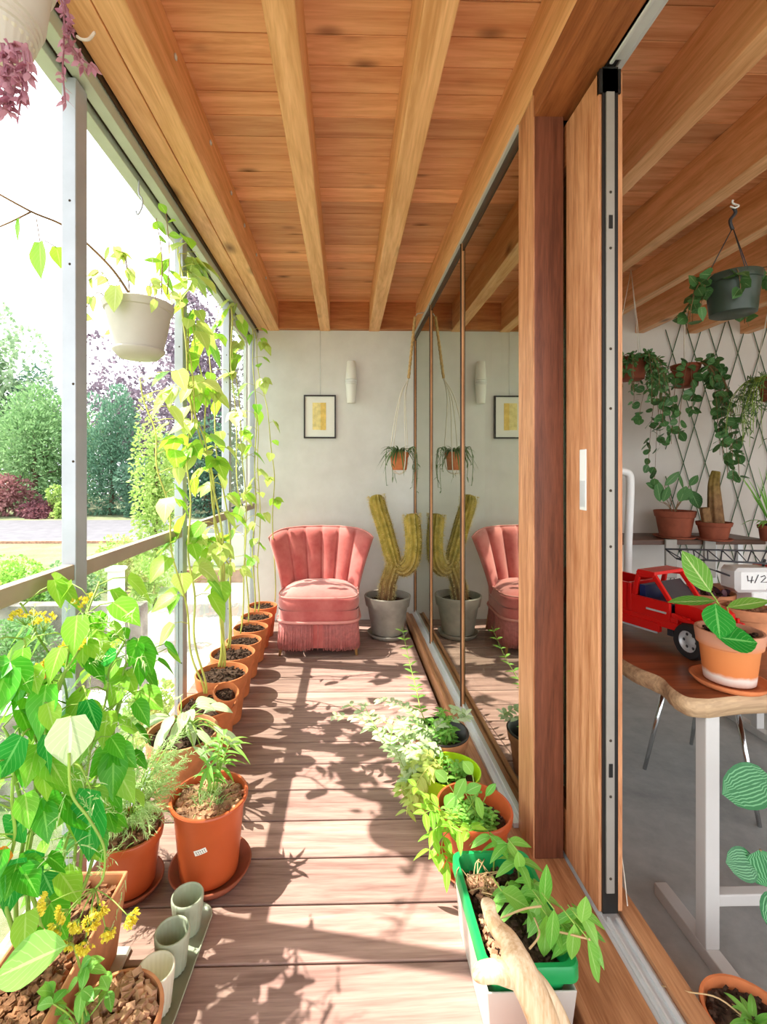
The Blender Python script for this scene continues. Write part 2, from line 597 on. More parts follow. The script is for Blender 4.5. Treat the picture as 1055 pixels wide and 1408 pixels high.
# two slid-back sashes by the grey wall
w2 = sthing('window_2', 'white glazed window sash slid back beside the grey wall', 'window', (-.82, 3.6, 0))
mb = MB()
for y0 in (3.2, 3.88):
    mb.box(-.832, -.808, y0, y0 + .05, 1.0, 2.35)
mb.box(-.832, -.808, 3.25, 3.88, 1.0, 1.04)
mb.box(-.832, -.808, 3.25, 3.88, 2.31, 2.35)
mb.build('sash', 'whitemetal', w2, False, bevel=.002)
MB().box(-.823, -.817, 3.25, 3.88, 1.04, 2.31).build('pane', 'clear', w2, False)

# ------------------------------------------------------------------ right: glazed sliding doors
hdr = sbox('trim_3', 'hard_y', [(.586, .705, -1.5, 1.47, 2.352, 2.445), (.60, .695, -1.5, YB, 2.42, 2.46)], 'reddish hardwood header above the sliding door', 'trim')
d1 = sthing('door_1', 'fixed glazed door panels with slim wooden stiles facing the balcony', 'door', (.585, 2.5, 0))
for y0, y1, mt in ((1.452, 1.58, 'hard_d'),):
    MB().box(.588, .678, y0, y1, .05, 2.42).build('end_post', mt, d1, False, bevel=.003)
    MB().box(.584, .588, y0 + .004, y1, .05, 2.42).build('lit_face', 'hard_z', d1, False)  # paler wood stands for light falling on the post's left face
YS = [1.58, 2.36, 3.235, 3.98]
for i in range(3):
    a, b = YS[i], YS[i + 1]
    MB().box(.592, .600, a + (.045 if i else 0), b, .085, 2.36).build('pane', 'glass', d1, False)
for y0 in YS[1:]:
    MB().box(.586, .63, y0, y0 + .042, .05, 2.40).build('stile', 'hard_z', d1, False, bevel=.002)
    MB().box(.580, .586, y0 + .010, y0 + .018, .05, 2.40).build('stile_seal', 'bronze', d1, False)
MB().box(.588, .63, 1.58, YB, 2.36, 2.42).build('top_rail', 'bronze', d1, False)
MB().box(.578, .588, 1.58, YB, 2.405, 2.42).build('metal_edge', 'silver', d1, False)
MB().box(.588, .63, 1.58, YB, .05, .085).build('bottom_rail', 'silver', d1, False)
MB().box(.566, .588, 1.58, YB, .05, .068).build('water_bar', 'silver', d1, False, bevel=.002)
# sliding leaf, open, its edge towards the viewer
d2 = sthing('door_2', 'open wooden sliding door leaf with white recessed handle and metal lock edge', 'door', (.71, 1.6, 0))
MB().box(.684, .750, 1.262, 1.45, .062, 2.33).build('stile', 'hard_z', d2, False, bevel=.002)
MB().box(.684, .742, 2.2, 2.3, .062, 2.33).build('stile', 'hard_z', d2, False, bevel=.002)
MB().box(.684, .742, 1.45, 2.2, 2.2, 2.33).build('top_rail', 'hard_y', d2, False, bevel=.002)
MB().box(.684, .742, 1.45, 2.2, .062, .2).build('bottom_rail', 'hard_y', d2, False, bevel=.002)
MB().box(.708, .718, 1.45, 2.2, .2, 2.2).build('pane', 'glass', d2, False)
MB().box(.692, .734, 1.256, 1.264, .062, 2.34).build('edge_groove', 'black', d2, False)
ep = MB().box(.7, .722, 1.251, 1.258, .12, 2.27).build('lock_plate', 'plate', d2, False, bevel=.001)
for z in (1.92, .45):
    MB().box(.706, .716, 1.2495, 1.2515, z - .018, z + .018).build('lock_slot', 'black', ep, False)
mb = MB()
for z in (2.0, 1.85, 1.58, 1.42, 1.2, 1.05, .53, .38, .16):
    mb.lathe((0, 0, 0), [(0, 0), (.004, 0), (.003, .0015), (0, .002)], 8, mat=Matrix.Translation((.711, 1.251, z)) @ Matrix.Rotation(PI / 2, 4, 'X'))
mb.build('screw', 'bronze', ep)
hd = MB().box(.6815, .686, 1.325, 1.362, 1.14, 1.315).build('handle', 'whitemetal', d2, False, bevel=.003)
MB().box(.6805, .682, 1.329, 1.358, 1.15, 1.225).build('handle_recess', 'silver', hd, False)
MB().box(.684, .742, 1.256, 1.27, 2.27, 2.335).build('top_guide', 'black', d2, False)
# door track at the head and the sill
MB_ = MB().box(.706, .71, -1.5, YB - .02, 2.345, 2.44).box(.71, .738, -1.5, 1.3, 2.36, 2.44)
struct(MB_.build('trim_4', 'black', None, False), 'black channel of the sliding door head', 'track')
struct(MB().box(.706, .716, -1.5, 1.25, 2.34, 2.37).box(.716, .748, -1.5, 1.25, 2.352, 2.37).box(.742, .762, -1.5, YB - .02, 2.36, 2.46).build('trim_5', 'silver', None, False, bevel=.003), 'aluminium head track above the open door', 'track')
sbox('trim_6', 'sill', [(.516, .536, -1.5, YB, -.03, .062), (.536, .682, -1.5, YB, -.2, .05), (.75, .80, -1.5, YB, -.2, .056)], 'hardwood door sill between deck and room', 'sill')
struct(MB().box(.682, .694, -1.5, YB, -.2, .046).box(.694, .738, -1.5, YB, -.2, .05).box(.70, .706, -1.5, 1.25, .05, .062).box(.722, .734, -1.5, 1.25, .05, .058).box(.738, .75, -1.5, YB, -.2, .04)
       .build('trim_7', 'silver', None, False, bevel=.002), 'aluminium floor track of the sliding door', 'track')
# ------------------------------------------------------------------ pots
def pot_profile(r, rb, h, rim=.28, lip=.008, th=.008):
    """closed profile of a round pot with a collar; z from 0"""
    zr = h * (1 - rim)
    rr = rb + (r - lip - rb) * (1 - rim)
    p = [(0, 0), (rb * .9, 0), (rb, .004), (rr, zr)]
    if rim: p += [(rr + lip, zr + .003), (r, h - .004)]
    p += [(r - .002, h), (r - th, h), (r - th - .002, h - .01), (rb * .8 + .1 * r, .02), (0, .02)]
    return p


def soilmesh(mb, c, r, z, bump=.006, n=26):
    vs, fs = [], []
    rings = 7
    for j in range(rings + 1):
        for i in range(n):
            a = 2 * PI * i / n
            rr = r * j / rings
            vs.append(V((c[0] + rr * math.cos(a), c[1] + rr * math.sin(a), z + R.uniform(-bump, bump) + .012 * (1 - j / rings))))
    for j in range(rings):
        for i in range(n):
            k = (i + 1) % n
            fs.append((j * n + i, j * n + k, (j + 1) * n + k, (j + 1) * n + i))
    mb.add(vs, fs)


def chips(mb, c, r, z, n=120, s=.012, rx=None, ry=None):
    for _ in range(n):
        if rx:
            x, y = R.uniform(-rx, rx), R.uniform(-ry, ry)
        else:
            a, q = R.uniform(0, 2 * PI), r * math.sqrt(R.random())
            x, y = q * math.cos(a), q * math.sin(a)
        m = Matrix.Translation((c[0] + x, c[1] + y, z + R.uniform(.004, .016))) @ Matrix.Rotation(R.uniform(0, 6.3), 4, 'Z') @ Matrix.Rotation(R.uniform(-.6, .6), 4, 'X') @ Matrix.Rotation(R.uniform(-.5, .5), 4, 'Y')
        l, b, d = s * R.uniform(.6, 1.6), s * R.uniform(.4, .8), s * R.uniform(.15, .35)
        mb.box(-l / 2, l / 2, -b / 2, b / 2, -d, d, m)


def saucer(c, r, label, mat='terra', h=.025, name='plant_saucer', group=None):
    mb = MB().lathe(c, [(0, 0), (r * .82, 0), (r * .86, .002), (r, h), (r - .006, h + .001), (r * .84, .009), (0, .009)], 40)
    return tag(mb.build(name, mat), label, 'saucer', group)


def pot(root, c, r, h, mat, rb=None, rim=.26, fill='soil', nchip=110, lip=.007, lvl=.86, chipmat=True):
    rb = rb or r * .72
    p = MB().lathe(c, pot_profile(r, rb, h, rim, lip), 44).build('pot', mat, root, True, auto=35)
    mb = MB()
    rs = (rb + (r - rb) * lvl) * .95 - .006
    z = c[2] + h * lvl
    soilmesh(mb, c, rs, z)
    chips(mb, c, rs * .92, z, nchip, .011 if fill == 'soil' else .017)
    mb.build('soil', {'soil': 'soil', 'bark': 'bark'}[fill], root, False)
    return p


# ------------------------------------------------------------------ pink chair
CH = V((-.185, 3.5, 0))
ch = thing('cocktail_chair', 'dusty pink velvet cocktail chair with channelled back and fringed seat by the grey wall', 'chair', CH)
t = NT('pink_velvet')
n1 = t.noise(t.coord(), 9, 4, .6)
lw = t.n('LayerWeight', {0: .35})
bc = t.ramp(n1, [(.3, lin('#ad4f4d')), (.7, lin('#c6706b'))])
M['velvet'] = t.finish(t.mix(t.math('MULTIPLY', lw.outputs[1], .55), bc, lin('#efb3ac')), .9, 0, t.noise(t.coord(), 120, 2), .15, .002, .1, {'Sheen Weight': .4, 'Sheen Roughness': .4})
M['velvet2'] = plain('pink_piping', '#d98f88', .8, 0, .1)
M['fringe'] = plain('pink_fringe', '#cf7f7c', .85, 0, .15, 40)
M['legwood'] = plain('tapered_leg_wood', '#b98a55', .45, 0, .1)
# back shell: six vertical channels, flaring upwards, wings curving forward
NU, NVv = 73, 15


def shell(u, vv, side):
    hw = .285 + .115 * vv ** 1.3
    top = .81 - .018 * abs(u) ** 3 - .05 * abs(u) ** 9 + .012 * math.cos(u * 1.2)
    z = .34 + (top - .34) * vv
    yb = .17 + .085 * vv - .15 * abs(u) ** 2.4
    if side == 0:
        chn = abs(math.sin((u + 1) * 3 * PI))
        q = -.05 * chn ** .55 * (1 - .25 * vv)
        yy = yb - .03 + q
    else:
        yy = yb + .035
    return V((u * hw, yy, z))


vs, fs = [], []
for side in (0, 1):
    for j in range(NVv):
        for i in range(NU):
            u, vv = -1 + 2 * i / (NU - 1), j / (NVv - 1)
            p = shell(u, vv, side)
            e = min(1, (1 - abs(u)) / .06, (1 - vv) / .08 + .0)
            if e < 1:
                mid = (shell(u, vv, 0) + shell(u, vv, 1)) / 2
                p = mid + (p - mid) * math.sqrt(max(0, 1 - (1 - e) ** 2)) * 1.0
            vs.append(p + CH)
N2 = NU * NVv
for j in range(NVv - 1):
    for i in range(NU - 1):
        a = j * NU + i
        fs.append((a, a + 1, a + 1 + NU, a + NU))
        fs.append((N2 + a, N2 + a + NU, N2 + a + 1 + NU, N2 + a + 1))
for i in range(NU - 1):
    a = (NVv - 1) * NU + i
    fs.append((a, a + 1, N2 + a + 1, N2 + a))
    fs.append((i + 1, i, N2 + i, N2 + i + 1))
for j in range(NVv - 1):
    a = j * NU
    fs.append((a, a + NU, N2 + a + NU, N2 + a))
    a = j * NU + NU - 1
    fs.append((a + NU, a, N2 + a, N2 + a + NU))
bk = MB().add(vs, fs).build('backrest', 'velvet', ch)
mb = MB()
mb.tube([shell(u, 1, 1) * .5 + shell(u, 1, 0) * .5 + CH + V((0, 0, .002)) for u in [-1 + .05 * k for k in range(41)]], .006, n=6)
mb.build('piping', 'velvet2', bk)


def superbox(mb, c, sx, sy, sz, e=3.2, n=40, m=16, taper=0, dome=0):
    """rounded cushion: superellipse plan, puffed section"""
    vs, fs = [], []
    def pw(x, p): return math.copysign(abs(x) ** p, x)
    for j in range(m + 1):
        ph = -PI / 2 + PI * j / m
        cr, zz = abs(math.cos(ph)) ** (2 / e * .6 + .12), pw(math.sin(ph), .75)
        for i in range(n):
            a = 2 * PI * i / n
            x, y = pw(math.cos(a), 2 / e) * cr, pw(math.sin(a), 2 / e) * cr
            k = 1 - taper * (y * .5 + .5)
            vs.append(V((c[0] + x * sx * k, c[1] + y * sy, c[2] + zz * sz + dome * (1 - x * x) * (1 - y * y) * max(0, zz))))
    for j in range(m):
        for i in range(n):
            k = (i + 1) % n
            fs.append((j * n + i, j * n + k, (j + 1) * n + k, (j + 1) * n + i))
    mb.add(vs, fs)


mb = MB()
superbox(mb, CH + V((0, -.05, .345)), .292, .27, .075, 4.2, 56, 18, .06, .035)
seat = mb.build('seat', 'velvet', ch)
def ring(z, k, r, nm, mt, par):
    pts = []
    for i in range(57):
        a = 2 * PI * i / 56
        x, y = math.copysign(abs(math.cos(a)) ** .45, math.cos(a)), math.copysign(abs(math.sin(a)) ** .45, math.sin(a))
        pts.append(CH + V((x * .288 * k * (1 - .06 * (y * .5 + .5)), -.05 + y * .266 * k, z)))
    return MB().tube(pts, r, n=6, caps=False).build(nm, mt, par)
ring(.398, .985, .006, 'piping', 'velvet2', seat)
# seat frame band + fringe
def skirt(z0, z1, k, wav, nm, mt, par, n=56):
    vs, fs = [], []
    for j, z in enumerate((z0, z0 + (z1 - z0) * .5, z1)):
        for i in range(n):
            a = 2 * PI * i / n
            x, y = math.copysign(abs(math.cos(a)) ** .4, math.cos(a)), math.copysign(abs(math.sin(a)) ** .4, math.sin(a))
            q = k + (wav * R.uniform(-1, 1) if wav else 0)
            vs.append(CH + V((x * .285 * q * (1 - .06 * (y * .5 + .5)), -.05 + y * .262 * q, z)))
    for j in range(2):
        for i in range(n):
            kk = (i + 1) % n
            fs.append((j * n + i, j * n + kk, (j + 1) * n + kk, (j + 1) * n + i))
    return MB().add(vs, fs).build(nm, mt, par)
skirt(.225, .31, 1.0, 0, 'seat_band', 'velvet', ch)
ring(.235, 1.015, .011, 'braid', 'velvet2', ch)
fr = MB()
def skirt_pt(a, q):
    x, y = math.copysign(abs(math.cos(a)) ** .35, math.cos(a)), math.copysign(abs(math.sin(a)) ** .35, math.sin(a))
    return V((x * .28 * q * (1 - .06 * (y * .5 + .5)), -.05 + y * .258 * q, 0))
prevp = None
for i in range(2200):
    a = 2 * PI * i / 2200
    p = skirt_pt(a, 1)
    if prevp is not None and (p - prevp).length < .0046: continue
    prevp = p
    q = R.uniform(.985, 1.012)
    b = skirt_pt(a, q * 1.035)
    fr.tube([CH + p + V((0, 0, .235)), CH + (p + b) / 2 + V((0, 0, .13)), CH + b + V((R.uniform(-.003, .003), 0, R.uniform(.042, .055)))], .0026, .0022, n=4)
fr.build('fringe', 'fringe', ch)
skirt(.06, .22, .965, 0, 'lining', 'velvet', ch)
for sx in (-1, 1):
    MB().tube([CH + V((sx * .235, -.24, .22)), CH + V((sx * .262, -.272, 0))], .016, .009, n=10).build('leg', 'legwood', ch)
    MB().tube([CH + V((sx * .22, .16, .26)), CH + V((sx * .24, .25, 0))], .021, .011, n=10).build('leg', 'legwood', ch)

# ------------------------------------------------------------------ cactus in its pot
CP = V((.322, 3.60, .028))
saucer(CP - V((0, 0, .026)), .155, 'pale stone saucer under the big cactus pot', 'greywood', .035)
cp = thing('potted_cactus', 'tall two-armed columnar cactus in a weathered grey pot beside the pink chair', 'cactus', CP)
MB().lathe(CP, pot_profile(.178, .118, .285, .27, .012, .014), 48).build('pot', 'greywood', cp, True, auto=35)
mb = MB()
soilmesh(mb, CP, .15, CP.z + .235)
chips(mb, CP, .14, CP.z + .235, 60, .012)
mb.build('soil', 'soil', cp, False)
t = NT('cactus_skin')
n1 = t.noise(t.coord(), 18, 4, .6)
sep = t.n('SeparateXYZ', {0: t.coord()})
hz = t.n('MapRange', {0: sep.outputs[2], 1: .3, 2: .62})
M['cactus'] = t.finish(t.mix(hz, t.ramp(n1, [(.35, lin('#6f4d33')), (.65, lin('#94714b'))]), t.ramp(n1, [(.35, lin('#85772f')), (.65, lin('#b59c4a'))])), .7, 0, n1, .3, .004, .2)
M['spine'] = plain('cactus_spine', '#e6cf8e', .7, 0, .2)
rib = lambda a: 1 + .10 * math.cos(a * 11)
def arm(nm, pts, r):
    pp = smooth_path(pts, 12)
    o = MB().tube(pp, r, n=66, rad=lambda s: r * min(1, .72 + s * 1.4) * (1 if s < .8 else math.sqrt(max(.004, 1 - ((s - .8) / .2) ** 2))), rib=rib).build(nm, 'cactus', cp)
    sp = MB()
    for i in range(3, len(pp) - 1):
        d = (pp[i + 1] - pp[i - 1]).normalized() if i + 1 < len(pp) else V((0, 0, 1))
        u = d.cross(V((0, 1, 0.01))).normalized()
        w_ = d.cross(u)
        for k in range(26):
            a = R.uniform(0, 6.283)
            a = round(a * 11 / 6.283) * 6.283 / 11
            o_ = (u * math.cos(a) + w_ * math.sin(a))
            b = pp[i] + (pp[i - 1] - pp[i]) * R.random() + o_ * r * 1.05
            sp.tube([b, b + (o_ + d * R.uniform(-.7, .7) + w_ * R.uniform(-.5, .5)).normalized() * R.uniform(.012, .026)], .0011, .0004, n=3)
    sp.build('spine_fuzz', 'spine', o)['kind'] = 'stuff'
    return o
jn = at(544, 779, 3.6)
tr = arm('trunk', [V((.30, 3.58, .24)), V((.315, 3.585, .34)), (at(534, 800, 3.6)), jn + V((0, 0, .05))], .056)
arm('arm', [jn, at(537, 755, 3.6), at(528, 722, 3.6), at(520, 696, 3.6), at(517, 680, 3.6)], .057)
arm('arm', [jn + V((.0, 0, .0)), at(556, 782, 3.58), at(566, 770, 3.56), at(569, 745, 3.55), at(567, 718, 3.55), at(566, 706, 3.55)], .057)

# ------------------------------------------------------------------ picture and wall lamp
a = at(440, 573, 3.98)
px = thing('framed_picture', 'small black framed picture with a yellow block on white paper', 'picture', (a.x, YB - .001, a.z))
hw, hh, fw = .135, .182, .012
mb = MB()
for x0, x1, z0, z1 in ((-hw, hw, hh - fw, hh), (-hw, hw, -hh, -hh + fw), (-hw, -hw + fw, -hh + fw, hh - fw), (hw - fw, hw, -hh + fw, hh - fw)):
    mb.box(a.x + x0, a.x + x1, YB - .026, YB - .002, a.z + z0, a.z + z1)
M['frameblack'] = plain('black_frame', '#322b27', .45, 0, .1)
M['paper'] = plain('white_paper', '#efece4', .7, 0, .02)
M['yellow'] = plain('yellow_ink', '#f0dc98', .7, 0, .12, 30)
M['yellow2'] = plain('deep_yellow_ink', '#ecc970', .7, 0, .12, 30)
mb.build('frame', 'frameblack', px, False)
pp = MB().box(a.x - hw + fw, a.x + hw - fw, YB - .016, YB - .008, a.z - hh + fw, a.z + hh - fw).build('paper', 'paper', px, False)
MB().box(a.x - .062, a.x + .006, YB - .0175, YB - .016, a.z - .11, a.z + .118).build('yellow_block', 'yellow', pp, False)
MB().box(a.x + .006, a.x + .052, YB - .0175, YB - .016, a.z - .112, a.z + .118).build('yellow_block', 'yellow2', pp, False)
MB().tube([(a.x + .003, YB - .006, a.z + hh), (a.x + .003, YB - .006, 2.44)], .0012, n=4).build('hanging_wire', 'silver', px)
b = at(483, 525, 3.94)
wl = thing('wall_lamp', 'slender white opal glass wall lamp with a ring round its middle', 'lamp', (b.x, YB - .001, b.z))
M['opal'] = plain('opal_glass', '#ece9e2', .3, 0, .02)
by = YB - .06
MB().lathe((b.x, by, b.z), [(0, -.178), (.034, -.178), (.036, -.174), (.046, -.03), (.046, -.018)], 28).build('lower_shade', 'opal', wl)
MB().lathe((b.x, by, b.z), [(.046, .018), (.046, .03), (.036, .168), (.034, .172), (0, .172)], 28).build('upper_shade', 'opal', wl)
MB().lathe((b.x, by, b.z), [(.044, -.02), (.05, -.018), (.05, -.006), (.044, 0), (.05, .006), (.05, .016), (.044, .02)], 28).build('ring', 'whitemetal', wl)
MB().box(b.x - .02, b.x + .02, by + .03, YB - .001, b.z - .04, b.z + .04).build('wall_mount', 'whitemetal', wl, False, bevel=.003)

# ------------------------------------------------------------------ macrame hanging pot by the glass
hp = at(549, 634, 3.42)
hb = thing('hanging_planter', 'little terracotta pot with dark trailing plant in a jute macrame hanger before the grey wall', 'plant', hp)
r, h = .072, .13
base = hp - V((0, 0, h / 2))
pot(hb, base, r, h, 'terra', r * .75, .3, 'soil', 30)
top = at(571, 435, 3.5)
mid = at(562, 520, 3.46)
mb = MB()
for k in range(4):
    an = k * PI / 2 + .5
    o_ = V((math.cos(an), math.sin(an), 0))
    mb.tube(smooth_path([base - V((0, 0, .03)), base + o_ * r * .8, base + o_ * (r + .005) + V((0, 0, h)), base + V((0, 0, h + .19)) + o_ * .03 + (mid - hp) * .3, mid], 5), .004, n=5)
mb.build('macrame', 'twine', hb)
mb = MB()
for k in range(3):
    mb.tube([mid + (top - mid) * (i / 30) + V((.006 * math.cos(i * .9 + k * 2.1), .006 * math.sin(i * .9 + k * 2.1), 0)) for i in range(31)], .006, n=5)
mb.build('rope', 'rope', hb)
mb = MB()
mb.tube([top - V((0, 0, .01)), top + V((.015, 0, .02)), V((.592, top.y, top.z + .03))], .004, n=5)
mb.build('hook', 'silver', hb)
mb = MB()
for k in range(46):
    an = R.uniform(0, 6.283)
    d = V((math.cos(an), math.sin(an), R.uniform(.3, 1.2))).normalized()
    if d.x > 0: d.x *= .75
    mb.leaf(base + V((0, 0, h * .95)) + d * .02, d, (0, 0, 1), R.uniform(.12, .2), R.uniform(.01, .016), 'strap', R.uniform(.5, 1.5), .3)
for k in range(7):
    an = R.uniform(0, 6.283)
    d = V((math.cos(an), math.sin(an), .1))
    s0 = base + V((0, 0, h)) + d * r
    pts = smooth_path([s0, s0 + d * .05 + V((0, 0, .02)), s0 + d * .07 - V((0, 0, .1)), s0 + d * .06 - V((0, 0, R.uniform(.15, .3)))], 4)
    mb.tube(pts, .003, .002, n=4)
    for q in pts[2::2]:
        mb.leaf(q, rdir(-.2), (0, 0, 1), .035, .008, 'strap', .4)
mb.build('foliage', 'spider', hb)
# ------------------------------------------------------------------ the room
M['slab'] = wood('walnut_slab', '#a9623c', '#6b3822', axis=0, grain=16, knots=2, rough=.28, spec=.5)
M['bark_edge'] = wood('live_edge', '#cfb08a', '#8f7257', axis=0, grain=30, rough=.6)
M['chrome'] = plain('chrome', '#d6d8da', .12, 1, .03)
TZ = .63
tb = thing('live_edge_table', 'live edge wooden slab table on white metal legs with a red toy truck on it', 'table', (1.5, 1.7, -.12))
# slab outline with a wavy live edge at its left end
ol = []
left = [(.985, 1.262), (.935, 1.275), (.93, 1.33), (.945, 1.40), (.918, 1.47), (.91, 1.56), (.925, 1.68), (.90, 1.80), (.925, 1.95), (.91, 2.2), (.93, 2.5), (1.0, 2.58)]
far = [(1.2, 2.60), (1.5, 2.61), (1.8, 2.58), (2.15, 2.60)]
right = [(2.3, 2.5), (2.32, 1.9), (2.3, 1.3)]
near = [(2.0, 1.268), (1.7, 1.285), (1.4, 1.268), (1.15, 1.283)]
ol = left + far + right + near
pl = [V((x, y, 0)) for x, y in ol]
pl = smooth_path(pl + [pl[0]], 4)[:-1]
n = len(pl)
vs, fs = [], []
for j, (z, ins) in enumerate(((TZ, .012), (TZ - .006, .002), (TZ - .024, -.006), (TZ - .05, .006), (TZ - .056, .02))):
    for i, p in enumerate(pl):
        c = V((1.6, 1.9, 0))
        d = (p - c).normalized()
        q = p - d * (ins + R.uniform(-.003, .003) * (0 < j < 4))
        vs.append(V((q.x, q.y, z)))
for j in range(4):
    for i in range(n):
        k = (i + 1) % n
        fs.append((j * n + i, (j + 1) * n + i, (j + 1) * n + k, j * n + k))
MB().add(vs, fs).build('live_edge', 'bark_edge', tb, True)
MB().add(vs[:n] + vs[-n:], [tuple(range(n - 1, -1, -1)), tuple(n + i for i in range(n))]).build('table_top', 'slab', tb, False)
def legframe(y, x0, x1, bar):
    for x in (x0, x1):
        MB().box(x - .02, x + .02, y - .02, y + .02, -.08, TZ - .056).build('leg', 'legmetal', tb, False, bevel=.003)
        MB().box(x - .02, x + .02, y - .2, y + .2, -.12, -.08).build('foot', 'legmetal', tb, False, bevel=.003)
    if bar: MB().box(x0 + .02, x1 - .02, y - .015, y + .015, .035, .068).build('cross_bar', 'legmetal', tb, False, bevel=.003)
legframe(1.312, 1.022, 2.15, True)
legframe(2.42, 1.022, 2.15, False)

# chair with chromed legs under the table
cc = thing('shell_chair', 'chair with thin chromed legs behind the white table leg', 'chair', (1.66, 2.06, -.12))
cx, cy = 1.66, 2.06
for (fx, fy, tx, ty) in ((1.38, 2.15, 1.47, 2.13), (1.6, 1.79, 1.6, 1.9), (1.95, 1.98, 1.84, 2.0), (1.74, 2.34, 1.72, 2.24)):
    MB().tube([(tx, ty, .30), (fx, fy, -.12)], .011, .008, n=10).build('leg', 'chrome', cc)
mb = MB()
superbox(mb, (cx, cy, .315), .2, .2, .02, 3, 32, 8)
mb.build('seat', 'whitemetal', cc)
vs, fs = [], []
for s_ in (0, 1):
    for j in range(7):
        for i in range(13):
            u, vv = -1 + i / 6, j / 6
            vs.append(V((cx + .19 * u * (1 - .12 * vv), cy + .19 - .09 * u * u + .06 * vv + s_ * .012, .32 + .24 * vv - .05 * vv * u * u)))
for j in range(6):
    for i in range(12):
        q = j * 13 + i
        fs += [(q, q + 1, q + 14, q + 13), (91 + q, 91 + q + 13, 91 + q + 14, 91 + q + 1)]
MB().add(vs, fs).build('backrest', 'whitemetal', cc)

# ------------------------------------------------------------------ red toy truck
M['red'] = plain('red_plastic', '#cf1512', .28, 0, .05, 6, .5)
M['rubber'] = plain('tyre_rubber', '#2b2b2d', .6, 0, .1)
M['hub'] = plain('grey_hub', '#c9ced2', .35, .3, .05)
M['dkgrey'] = plain('dark_grey_plastic', '#3b3b40', .4)
M['blue'] = plain('blue_seat', '#26346a', .4)
tk = thing('toy_truck', 'red toy truck built of plastic bricks with black tyres on the wooden table', 'toy', (1.1, 1.6, TZ))
ang = math.atan2(-.36, 1)
hdg = V((.40, -.92, 0)).normalized()
sdv = V((hdg.y, -hdg.x, 0))            # towards the left flank seen from the balcony
TM = Matrix(((hdg.x, sdv.x, 0, 1.175), (hdg.y, sdv.y, 0, 1.70), (0, 0, 1, TZ + .001), (0, 0, 0, 1)))
def T(x0, x1, y0, y1, z0, z1, mb): mb.box(x0, x1, y0, y1, z0, z1, TM)
W = .085
mb = MB()
T(-.42, .14, -W, W, .075, .10, mb)                       # chassis deck
for s_ in (-1, 1):
    T(-.42, .03, s_ * W - .008, s_ * W + .008, .055, .085, mb)  # sill beams
    T(.03, .22, s_ * .06 - .006, s_ * .06 + .006, .07, .088, mb)
T(-.40, -.08, W - .012, W, .10, .205, mb)
T(-.40, -.08, -W, -W + .012, .10, .205, mb)
T(-.40, -.39, -W, W, .10, .205, mb)
T(-.10, -.09, -W, W, .10, .205, mb)
body = mb.build('body', 'red', tk, False, bevel=.002)
# cab: sloped windscreen
mb = MB()
def prism(pts, y0, y1):
    m = len(pts)
    vs = [TM @ V((x, y, z)) for y in (y0, y1) for x, z in pts]
    fs = [tuple(range(m)), tuple(range(2 * m - 1, m - 1, -1))] + [(i, m + i, m + (i + 1) % m, (i + 1) % m) for i in range(m)]
    mb.add(vs, fs)
for s_ in (-1, 1):
    y0, y1 = (W - .012, W) if s_ > 0 else (-W, -W + .012)
    prism([(-.08, .10), (.06, .10), (.06, .165), (.0, .165), (-.065, .165), (-.08, .165)], y0, y1)
    prism([(-.08, .165), (-.062, .165), (-.05, .235), (-.06, .25)], y0, y1)
    prism([(-.06, .25), (-.05, .235), (.0, .24), (.01, .252)], y0, y1)
    prism([(.055, .165), (.072, .165), (.01, .252), (.0, .24)], y0, y1)
prism([(-.062, .25), (.008, .25), (.008, .262), (-.055, .262)], -W, W)
prism([(.06, .10), (.17, .10), (.19, .125), (.19, .145), (.17, .158), (.06, .17)], -.055, .055)
cab = mb.build('cab', 'red', tk, False, bevel=.0015)
mb = MB()
prism([(-.07, .10), (.03, .10), (.03, .14), (-.045, .15), (-.05, .20), (-.07, .20)], -.05, .05)
mb.build('seat', 'blue', cab, False)
mb = MB()
prism([(.0, .22), (.052, .165), (.056, .168), (.004, .226)], -.07, .07)
mb.build('dashboard', 'dkgrey', cab, False)
mb = MB()
for s_ in (-1, 1):
    for k in range(4):
        T(.06 + k * .035, .085 + k * .035, s_ * .075 - .006, s_ * .075 + .006, .10 + (k % 2) * .012, .116 + (k % 2) * .012, mb)
    prism([(.07, .12), (.20, .10), (.20, .112), (.07, .134)], s_ * .085 - .006, s_ * .085 + .006)
T(.185, .215, -.09, .09, .062, .09, mb)
T(.20, .212, -.05, .05, .09, .12, mb)
mb.build('bumper', 'red', tk, False, bevel=.0015)
for x0, x1, z0, z1, m_ in ((-.3, -.16, .155, .161, 'hub'), (-.02, .05, .125, .131, 'hub'), (-.22, .02, .048, .056, 'hub'), (-.36, -.16, .17, .185, 'blue')):
    mb = MB()
    T(x0, x1, W, W + .004, z0, z1, mb)
    mb.build('side_strip', m_, tk, False)
mb = MB()
for x in (.03, .1, .15):
    T(x, x + .02, -.05, .05, .04, .075, mb)
mb.build('axle_block', 'dkgrey', tk, False, bevel=.002)
